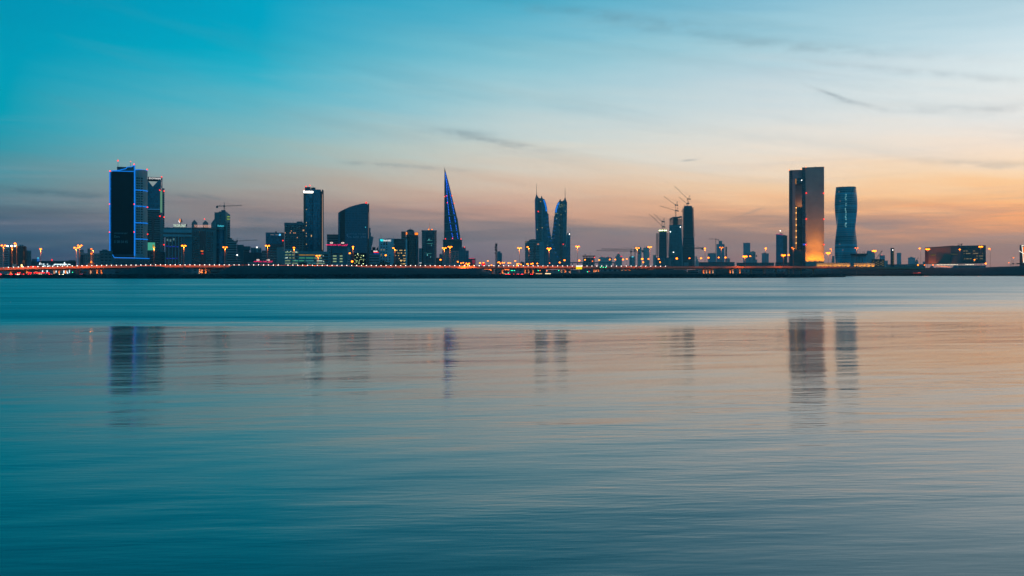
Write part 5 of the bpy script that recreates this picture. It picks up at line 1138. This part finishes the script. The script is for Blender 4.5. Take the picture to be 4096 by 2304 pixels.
while px < 2668:
    if not (975 < px < 980 or 1128 < px < 1146 or 1468 < px < 1560 and False):
        x_, y_, z_ = vpt(px)
        if k < 100: o = link('parapet_lamp', ml, fo); o.location = (x_, y_ - .5, z_ + .15)
        else: rest.ball((x_, y_ - .5, z_ + .15), .34)
        k += 1
    px += 19.6
if rest.v: o = obj('parapet_lamp', rest, MATS['parapet_white'], fo); o['kind'] = 'stuff'

# gantry sign
b = Bld('road_sign', 'bright yellow road sign with a white top panel hanging in front of the flyover', 'sign', 2316, 960)
b.B('yellow_panel', E_yellow, 2304, 2328, 1067, 1077, 0, .3); b.B('white_panel', E_whites, 2304, 2328, 1062, 1066.7, 0, .3)
for p in (2307, 2325): b.B('post', M_steel, p - .5, p + .5, 1061, None, .5, .9)

# ------------------------------------------------------------------ street lamps
LAMPS = [  # px, py of the head, kind, brightness, distance
 (14,982,'twin',1,880),(48,991,'slim',.6,900),(67,974,'arm',.9,870),(163,996,'slim',1,900),(305,991,'twin',1.3,900),(319,982,'twin',.9,960),(372,996,'arm',.7,900),
 (616,990,'slim',.8,900),(735,983,'twin',1.6,905),(900,989,'twin',1,900),(1070,983,'twin',1.2,940),(1176,991,'slim',1,930),(1272,1023,'twin',1,1150),(1399,1013,'ball',1.4,1000),(1412,987,'slim',1,940),
 (1409,1046,'ball',2.4,930),(1543,1021,'ball',1.5,980),(1579,992,'arm',.9,950),(1777,992,'twin',1.2,960),(1800,987,'twin',1,980),(1762,1039,'ball',1.3,1000),(1831,1047,'ball',.9,1040),
 (2078,992,'twin',1.2,1000),(2116,988,'arm',.9,1000),(2196,994,'twin',1.4,1010),(2310,986,'twin',1.1,1010),(2550,992,'twin',1.1,1040),(2599,988,'twin',1.2,1050),(2820,994,'slim',1,1100),(2885,990,'twin',.8,1120),(3063,993,'slim',1,1150),
 (2980,1026,'twin',2.6,1090),(3001,1025,'ball',.9,1140),(3134,1021,'twin',2.0,1120),(3155,1020,'ball',1.9,1140),(3174,991,'arm',.7,1180),(3313,1012,'twin',2.2,1150),(3327,996,'arm',.8,1180),(3426,992,'twin',.5,1230),
 (3497,1004,'twin',2.4,1230),(3683,994,'armb',1.1,1260),(3711,997,'twin',2.2,1255),(3839,998,'slim',1,1270),(3923,987,'twin',1.8,1270),(3961,995,'armb',1.1,1300),(4054,1031,'ball',.8,1500),(4048,1029,'dark',0,1350),(4035,1051,'ball',.6,1700),
 (2397,1040,'ball',1.3,1250),(2439,1038,'ball',1.1,1300),(2461,1038,'ball',1,1300),(2492,1038,'ball',1.5,1250),(2507,1036,'ball',.9,1350),(2569,1036,'ball',2.4,1200),(2573,1049,'ball',1.2,1300),(2594,1036,'ball',1.1,1300),(2635,1036,'ball',1.4,1250),(2640,1049,'ball',1.1,1300),
 (2707,1034,'ball',2.3,1200),(2758,1033,'ball',1,1350),(2804,1033,'ball',1.6,1200),(2834,1031,'ball',1.6,1200),(2875,1030,'ball',1.1,1300),(2902,1030,'ball',1.6,1200),
 (2061,1044,'ball',1.1,1250),(2149,1054,'ball',1,1250),(2198,1052,'ball',.7,1350),(2239,1050,'ball',1.4,1200),(2258,1041,'ball',1.6,1200),(2317,1042,'ball',1.7,1200),(2340,1039,'ball',1.0,1300),(1951,1044,'ball',1,1300),
 (1844,1053,'ball',.9,1300),(1853,1051,'ball',1,1300),(1860,1060,'ball',.8,1200),(1871,1054,'twin',1,1250),(1894,1062,'ball',.8,1200),(1920,1052,'ball',1.7,1200),(1934,1051,'ball',1.2,1250),(1966,1061,'ball',.9,1200),
 (1991,1050,'ball',.8,1350),(1996,1049,'ball',1.2,1300),(2001,1054,'ball',1,1300),(2010,1051,'ball',1.1,1300),(2017,1051,'ball',.9,1300),(2034,1052,'ball',1.3,1250),(2041,1052,'ball',1.1,1250),(2069,1056,'ball',1.2,1200),(2076,1055,'ball',.9,1300),(2068,1062,'ball',1,1150),(2084,1058,'ball',.9,1250),
 (2109,1056,'ball',1.4,1200),(2114,1057,'ball',.8,1250),(2125,1056,'ball',1.1,1200),(2131,1054,'ball',1,1250),(3672,1060,'ball',1.4,1350),(3698,1060,'ball',.8,1400),(3732,1060,'ball',.8,1400),(3943,1054,'ball',1.4,1330),(3898,1039,'ball',.9,1460),
 (1741,1069,'ball',.7,1000),(1747,1069,'ball',.8,1010),
]
LM = [(14,'the pale left-edge flats'),(72,'the brown glazed flats'),(215,'the low mall'),(360,'the grey flats with a minaret'),(520,'the blue-edged tower'),(615,'the notched tower'),(712,'the finned hotel'),(815,'the gabled hotel'),(890,'the round corner tower'),(1090,'the blue-triangle office'),(1200,'the lit car park'),(1395,'the curved dark tower'),(1545,'the white-walled bank'),(1640,'the domed tower'),(1716,'the chamfered tower'),(1808,'the needle-pointed tower'),(1900,'the magenta-rimmed block'),(1998,'the lattice mast'),(2070,'the small dark shed'),(2168,'the left curved tower'),(2250,'the right curved tower'),(2350,'the low unfinished block'),(2420,'the hazy red-lit flats'),(2475,'the red-signed hazy tower'),(2535,'the flat cranes'),(2590,'the twin-peaked hazy tower'),(2650,'the shortest unfinished tower'),(2706,'the middle unfinished tower'),(2760,'the tallest unfinished tower'),(2815,'the gap right of the unfinished towers'),(2882,'the crown-block hazy tower'),(2990,'the joined hazy towers'),(3060,'the stepped hazy block'),(3130,'the pink-edged tower'),(3165,'the floodlit tower left edge'),(3320,'the gap left of the twisted tower'),(3400,'the twisted tower'),(3497,'the niche-dotted block'),(3670,'the small domed hall'),(3720,'the theatre left half'),(3840,'the theatre middle'),(3925,'the theatre right end'),(4050,'the neon pylon')]
KN = {'twin': 'double-headed orange street lamp', 'slim': 'slim orange street lamp seen end on', 'arm': 'single-arm orange street lamp bent left', 'armb': 'single-arm orange street lamp with an unlit right arm', 'ball': 'low orange road lamp', 'dark': 'unlit T-shaped street lamp'}
rows = {}
for L in LAMPS:
    lm = min(LM, key=lambda q: abs(q[0] - L[0])); rows.setdefault((lm[1], L[2]), []).append(L)
ORD = ['first', 'second', 'third', 'fourth', 'fifth', 'sixth', 'seventh', 'eighth', 'ninth', 'tenth']
for (lm, kd), Ls in rows.items():
    Ls.sort()
    for i, (px, py, kind, br, D) in enumerate(Ls):
        lab = f'{KN[kd]} before {lm}' + (f', {ORD[i]} from left' if len(Ls) > 1 else '')
        if kind in ('twin','slim','arm') and px < 3480: D = interp(px, VD) - 7
        b = Bld('street_lamp', lab, 'street lamp', px, D, 'street lamps along the shore roads'); z = b.h(py); tall = kind != 'ball'
        r = .16 if tall else .10
        b.part('pole', MB().tube((0, 0, 0), (0, 0, z - .1), r * 1.5, r, 6), M_steel)
        em = E_orange if br >= .85 else E_orlow
        if kind == 'dark': b.part('lamp_arm', MB().tube((-3.2 * 1, 0, z), (3.2, 0, z), .14), M_steel); continue
        hs = {'twin': (-1.35, 1.35), 'slim': (0,), 'arm': (-1.4,), 'armb': (-1.3,), 'ball': (0,)}[kind]
        ext = 2.6 if kind == 'armb' else 0
        b.part('lamp_arm', MB().tube((min(hs + (0,)), 0, z + .35), (max(hs + (ext, .1)), 0, z + .35), .12), M_steel)
        s_ = (.76 + .46 * min(br, 2.4)) * (D / 1100) ** .5
        for h in hs: b.part('lamp_head', MB().ball((h, -.2, z), s_ * (.62 if len(hs) > 1 else .68), 8, 6, 1.25 if tall else 1.0, 1, .8), em)
        if tall: spot(b.o, (0, -.9, z - .9), (0, 1.5, 0), (40000 if px < 2700 else 20000 if px < 3480 else 4000) * (br * .5 + .5), 150, (1,.17,.012), .3, .3)

# lamps strung under the flyover
UN = [(1935,1074),(1939,1076),(1944,1076),(1948,1076),(1951,1076),(1957,1077),(1962,1077),(1964,1081),(2001,1074),(2006,1075),(2017,1076),(2020,1073),(2022,1079),(2026,1078),(2030,1075),(2032,1079),(2038,1078),(2048,1077),(2057,1076),(2071,1077),(2088,1077),(2188,1083),(2238,1075),(2341,1074),(2153,1074)]
for i, (px, py) in enumerate(UN):
    b = Bld('under_deck_lamp', f'small orange lamp glimpsed under the flyover near the middle, number {i + 1} counting from the left edge of the cluster' if False else 'small orange lamp glimpsed under the middle of the flyover', 'lamp', px, 1130 + (i % 5) * 12, 'orange lamps under the flyover')
    b.part('post', MB().tube((0, 0, 0), (0, 0, b.h(py)), .1), M_steel); b.ball('lamp_head', px, py, .55, E_orlow, 0)

# traffic signals
for px, py, col, lab in ((2045,1082,'g','first green signal from the left under the flyover beside the lamp cluster'),(2051,1082,'g','second green signal from the left under the flyover beside the lamp cluster'),(2058,1082,'g','third green signal from the left under the flyover beside the lamp cluster'),(2033,1092,'g','low green signal close to the road beside the lamp cluster'),(2153,1082,'g','green signal next to a yellow one under the flyover by the curved towers'),(2160,1082,'y','yellow signal next to a green one under the flyover by the curved towers'),(2235,1082,'g','lone green signal under the flyover left of the yellow road sign'),(2350,1087,'g','low green signal beside a red one right of the yellow road sign'),(2356,1085,'r','low red signal beside a green one right of the yellow road sign'),(2402,1069,'g','left of three green signals hung on the flyover edge'),(2413,1069,'g','middle of three green signals hung on the flyover edge'),(2423,1069,'g','right of three green signals hung on the flyover edge'),(290,1089,'g','bright green-white signal right of the neon showroom')):
    b = Bld('traffic_signal', lab, 'traffic light', px, 960 if py == 1069 else 990)
    b.part('pole', MB().tube((0, .3, 0), (0, .3, b.h(py) + .8), .09), M_steel); b.part('housing', MB().box(-.35, .35, .05, .35, b.h(py) - .9, b.h(py) + .9), M_dark)
    b.ball('lens', px, py, .42, {'g': E_green, 'y': E_orlow, 'r': E_red}[col], -.1)
b = Bld('illuminated_sign', 'round red rooftop sign glowing between orange lamps left of the lattice mast', 'sign', 1934, 1500)
b.part('light_panel', MB().ball((0, 0, b.h(1057)), 3.0, 12, 8, 1, .2, .9), emit('round_red_sign', (1,.01,.015), 1.3)); b.B('post', M_steel, 1933, 1935, 1060, None, .8, 1.4)

# ------------------------------------------------------------------ vehicles
M_car = [mat('car_paint_silver', (.4,.4,.42), .3, .5), mat('car_paint_dark', (.04,.045,.05), .3), mat('car_paint_white', (.6,.6,.6), .35)]
CN = ['silver', 'dark', 'white']
def car_meshes():
    body = MB(); P = [(-2.2,.35),(-2.25,.8),(-1.5,.95),(-.9,1.42),(.7,1.42),(1.4,.98),(2.1,.85),(2.2,.35)]
    body.loft([[(x_, -.85, z_) for x_, z_ in P], [(x_, .85, z_) for x_, z_ in P]])
    win = MB(); Wn = [(-1.35,.98),(-.85,1.34),(.65,1.34),(1.2,.98)]; win.loft([[(x_, -.88, z_) for x_, z_ in Wn], [(x_, .88, z_) for x_, z_ in Wn]])
    wh = MB().tube((0, -.12, 0), (0, .12, 0), .33, n=10); tl = MB().box(-.06, .06, -.24, .24, -.16, .16)
    return body, win, wh, tl
cb, cw_, cwh, ctl = car_meshes(); cbm = [cb.mesh('body', m) for m in M_car]; cwm = cw_.mesh('window', M_glass); whm = cwh.mesh('wheel', M_tyre)
E_tail = emit('tail_light', (1,.015,.012), 11.0); E_head = emit('head_light', (1,.82,.5), 9.0); tlm = ctl.mesh('tail_light', E_tail); hlm = ctl.mesh('head_light', E_head)
def car(px, D, k, heads, label, z=GZ, rot=90):
    o = bpy.data.objects.new('car', None); C.objects.link(o); o.location = (PX(px, D), D, z); o.rotation_euler = (0, 0, math.radians(rot)); tag(o, label, 'car', 'cars on the shore road')
    link('body', cbm[k], o); link('window', cwm, o)
    for x_ in (-1.35, 1.35):
        for y_ in (-.8, .8): w = link('wheel', whm, o); w.location = (x_, y_, .33)
    for y_ in (-.6, .6):
        t = link('head_light' if heads else 'tail_light', hlm if heads else tlm, o); t.location = (2.24 if heads else -2.27, y_, .72)
        t.scale = (1, 1.5, 1.5)
CARS = [(6,0),(35,1),(44,0),(50,0),(66,0),(71,0),(80,1),(97,0),(105,1),(116,0),(121,0),(128,0),(133,0),(138,0),(142,0),(168,1),(172,1),(184,1),(208,0),(240,1),(256,1),(330,0),(2003,0),(2026,0),(2038,0),(2052,0),(2072,0),(2087,0),(2126,0)]
for i, (px, hd) in enumerate(CARS):
    left = px < 400; D = (655 if left else 690) + (i % 3) * 7 + 24; side = [c for c in CARS if (c[0] < 400) == left and c[1] == hd]; n_ = sorted(side).index((px, hd)) 
    car(px, D, i % 3, hd, f'{CN[i % 3]} {"head" if hd else "tail"}-lit car on the {"far left shore road" if left else "road by the lattice mast"}, {["first","second","third","fourth","fifth","sixth","seventh","eighth","ninth","tenth","eleventh","twelfth","thirteenth","fourteenth","fifteenth"][n_]} such from left', rot=-90 if hd else 90)
for px, py, lab in ((120,1090,'left of two taller red rear-lit vans among the far left traffic'),(141,1090,'right of two taller red rear-lit vans among the far left traffic'),(75,1088,'red rear-lit van under the flyover before the tent canopy'),(155,1089,'red rear-lit van left of the neon showroom'),(172,1090,'red rear-lit van before the middle of the neon showroom'),(191,1089,'red rear-lit van at the right neon tubes of the showroom'),(127,1072,'left of two red rear-lit vans up on the flyover'),(139,1072,'right of two red rear-lit vans up on the flyover')):
    up = py < 1080; D = interp(px, VD) + 4 if up else 800; z0 = vpt(px)[2] - .98 if up else GZ
    o = Bld('van', lab, 'van', px, D, 'vans in the far left traffic', z=z0)
    if up: o.part('body', MB().box(-1, 1, 0, 5, .4, 2.3), M_car[1]); ly = o.h(1072)
    else: o.part('body', MB().box(-1, 1, 0, 5, .4, 2.6), M_car[1]); ly = o.h(py)
    o.part('rear_window', MB().box(-.8, .8, -.03, .05, 1.4, 2.0), M_glass)
    for s_ in (-.75, .75): o.part('tail_light', MB().ball((s_, -.1, min(max(ly, 1.0), 2.0)), .30), E_tail); o.part('wheel', MB().tube((s_ - .1, .8, .35), (s_ + .1, .8, .35), .35, n=8), M_tyre); o.part('wheel', MB().tube((s_ - .1, 4.2, .35), (s_ + .1, 4.2, .35), .35, n=8), M_tyre)
for x0, x1, lab in ((2143,2169,'vehicle light trail drawn as a bus with dotted warm windows, below the left curved tower'),(2180,2203,'vehicle light trail drawn as a bus glowing solid yellow-white, below the right curved tower'),(2014,2023,'short minibus with amber lit windows by the lattice mast'),(151,165,'long bus with dim warm windows before the neon showroom')):  # the two below the curved towers stand in for vehicle light trails
    b = Bld('bus', lab, 'bus', (x0 + x1) / 2, 690); b.part('body', b.box(MB(), x0, x1, 1092, 1098.5, 0, 2.4), M_car[2]); bright = x0 == 2180
    n_ = max(3, int((x1 - x0) / 5))
    for i in range(n_):
        a = x0 + (x1 - x0) * i / n_; b.B('lit_window', emit('bright_light_trail', (1,.70,.32), 2.4) if bright else emit('bus_window_and_trail', (1,.45,.12), 1.3), a + .6, a + (x1 - x0) / n_ - (.1 if bright else .9), 1093.6, 1095.8, -.08, .1)
    for p in (x0 + 3, x1 - 3): b.part('wheel', MB().tube((b.x(p), -.1, .45), (b.x(p), .3, .45), .45, n=10), M_tyre)
o = Bld('van', 'dark van with red tail-light trail drawn as bars on the far right embankment road', 'van', 3668, 1222, z=2.6)
o.part('body', MB().box(-3, 3, 0, 2, .4, 2.5), M_car[1]); o.part('light_bar', MB().box(-5.0, 2.6, -.25, -.1, 1.1, 1.5), emit('dim_tail_trail', (1,.05,.04), .5)); o.part('light_bar', MB().box(1.0, 4.6, -.3, -.15, 1.5, 2.0), emit('mid_tail_trail', (1,.14,.10), 1.0))  # the red bars are the vehicle's tail-light trail, drawn as glowing boxes
for x_ in (-2, 2): o.part('wheel', MB().tube((x_, -.1, .4), (x_, .2, .4), .4, n=8), M_tyre)

# ------------------------------------------------------------------ trees
def tree(px, D, h, label):
    b = Bld('tree', label, 'tree', px, D); r = random.Random(px)
    tm = MB().tube((0, 0, 0), (.1, 0, h * .55), h * .045, h * .02)
    for i in range(4):
        a = r.uniform(0, 6.28); tm.tube((.05, 0, h * .4), (math.cos(a) * h * .25, math.sin(a) * h * .25, h * .75), h * .018, h * .006, 4)
    b.part('trunk', tm, M_bark); cm = MB()
    for i in range(420):
        a, u = r.uniform(0, 6.28), r.uniform(-1, 1); q = r.random() ** .4 * h * .40 * (1 + .3 * math.sin(3 * a + px)); s_ = math.sqrt(1 - u * u)
        c = Vector((q * s_ * math.cos(a), q * s_ * math.sin(a), h * .66 + q * u * .85)); d1 = Vector((r.uniform(-1,1), r.uniform(-1,1), r.uniform(-1,1))) * h * .055; d2 = Vector((r.uniform(-1,1), r.uniform(-1,1), r.uniform(-1,1))) * h * .055
        cm.add([c - d1, c + d2, c + d1, c - d2], [(0, 1, 2, 3)])
    b.part('crown', cm, M_leaf)
for px, D, py, lab in ((1534,1100,1044,'dark leafy tree before the white-walled bank'),(1585,1120,1050,'small dark tree before the glass wing of the bank'),(1603,1120,1054,'smallest dark tree right of the bank lamp post'),(1213,1100,1050,'round dark tree before the amber decks of the car park'),(1243,1100,1053,'low dark tree before the right half of the car park'),(320,900,1082,'dark round tree under the flyover right of the neon showroom'),(340,900,1085,'second dark tree under the flyover further right of the neon showroom')):
    tree(px, D, PZ(py, D) - GZ, lab)

# low infill behind the flyover, added so the gap under the deck turns dark
r_ = random.Random(4); px = -300
F_inf = [F_low, F_bandg, M_mid, M_dark, F_resid]
infl = []
names_ = ['plain', 'banded', 'grey', 'black', 'pale']
i = 0
while px < 3300:
    w = r_.uniform(40, 90); D = r_.uniform(1120, 1165) if px < 2500 else r_.uniform(1500, 1560); t = r_.uniform(1073, 1082)
    k = r_.randrange(5); lm = min(LM, key=lambda q: abs(q[0] - px - w / 2))[1]
    b = Bld('gap_filler_shed', f'{names_[k]} filler shed darkening the flyover gap below {lm}', 'shed', px + w / 2, D, 'low filler sheds added behind the flyover')
    b.B('wall', F_inf[k], px, px + w * .96, t, None, 0, 14); b.B('roof_edge', M_dark, px - .3, px + w * .96 + .3, t - .8, t, -.3, 14.3)
    infl.append(b); px += w
seen = {}
for b in infl:
    L_ = b.o['label']; seen[L_] = seen.get(L_, 0) + 1
    if seen[L_] > 1: b.o['label'] = L_ + f', {ORD[seen[L_] - 1]} from left'

# ------------------------------------------------------------------ people and buoy
def person(px, D, z, lean, label, col):
    me = bpy.data.meshes.new('person'); V = [(0,0,.95),(0,0,1.2),(0,.0,1.45),(lean,0,1.56),(lean,0,1.72),(-.2,0,1.42),(-.27,-.05,1.12),(-.25,-.12,.86),(.2,0,1.42),(.28,-.05,1.12),(.27,-.2,.95),(-.1,0,.9),(-.12,-.02,.5),(-.13,0,.06),(-.13,-.14,.03),(.1,0,.9),(.13,.02,.5),(.14,.04,.06),(.14,-.1,.03)]
    E = [(0,1),(1,2),(2,3),(3,4),(2,5),(5,6),(6,7),(2,8),(8,9),(9,10),(0,11),(11,12),(12,13),(13,14),(0,15),(15,16),(16,17),(17,18)]
    me.from_pydata(V, E, []); me.materials.append(col); o = bpy.data.objects.new('person', me); C.objects.link(o)
    md = o.modifiers.new('skin', 'SKIN'); R = [.15,.14,.16,.06,.11,.07,.05,.04,.07,.05,.04,.10,.07,.05,.04,.10,.07,.05,.04]
    for v, q in zip(me.skin_vertices[0].data, R): v.radius = (q, q)
    me.skin_vertices[0].data[0].use_root = True
    o.modifiers.new('smooth', 'SUBSURF').levels = 1
    o.location = (PX(px, D), D, z); o.rotation_euler = (0, 0, math.radians((px * 37) % 90)); tag(o, label, 'person')
M_cl = mat('dark_clothes', (.03,.03,.035), .9); M_cl2 = mat('grey_clothes', (.12,.12,.13), .9)
for px, s_, lab, m in ((3311,9,'left of two dark standing figures close together on the rocky spit',M_cl),(3316,9,'right of two dark standing figures close together on the rocky spit',M_cl2),(3324,8,'dark standing figure nearest the tip of the rocky spit',M_cl),(3246,60,'lone dark figure standing further back on the spit behind the others',M_cl)):
    D = interp(px, SHORE) + s_; person(px, D, 2.75 if s_ < 20 else 2.25, .02, lab, m)
b = Bld('buoy', 'small dark round buoy floating off the shore right of centre', 'buoy', 2830, 600, z=0)
b.part('float', MB().ball((0, 0, .18), .34, 12, 8, 1, 1, .8), M_tyre); b.part('mooring_eye', MB().tube((0, 0, .4), (0, 0, .62), .06), M_steel)

# ------------------------------------------------------------------ evening haze
hz = MB().box(-4200, 4200, -80, HAZE_END, -2, HAZE_TOP)
hm = bpy.data.materials.new('haze_air'); hm.use_nodes = True; t = hm.node_tree; t.nodes.clear()
v = t.nodes.new('ShaderNodeVolumePrincipled'); v.inputs['Color'].default_value = (.36, .85, 1.0, 1); v.inputs['Density'].default_value = HAZE_D; v.inputs['Anisotropy'].default_value = 0.6
ou = t.nodes.new('ShaderNodeOutputMaterial'); t.links.new(v.outputs[0], ou.inputs['Volume'])
o = obj('haze', hz, hm, kind='stuff')
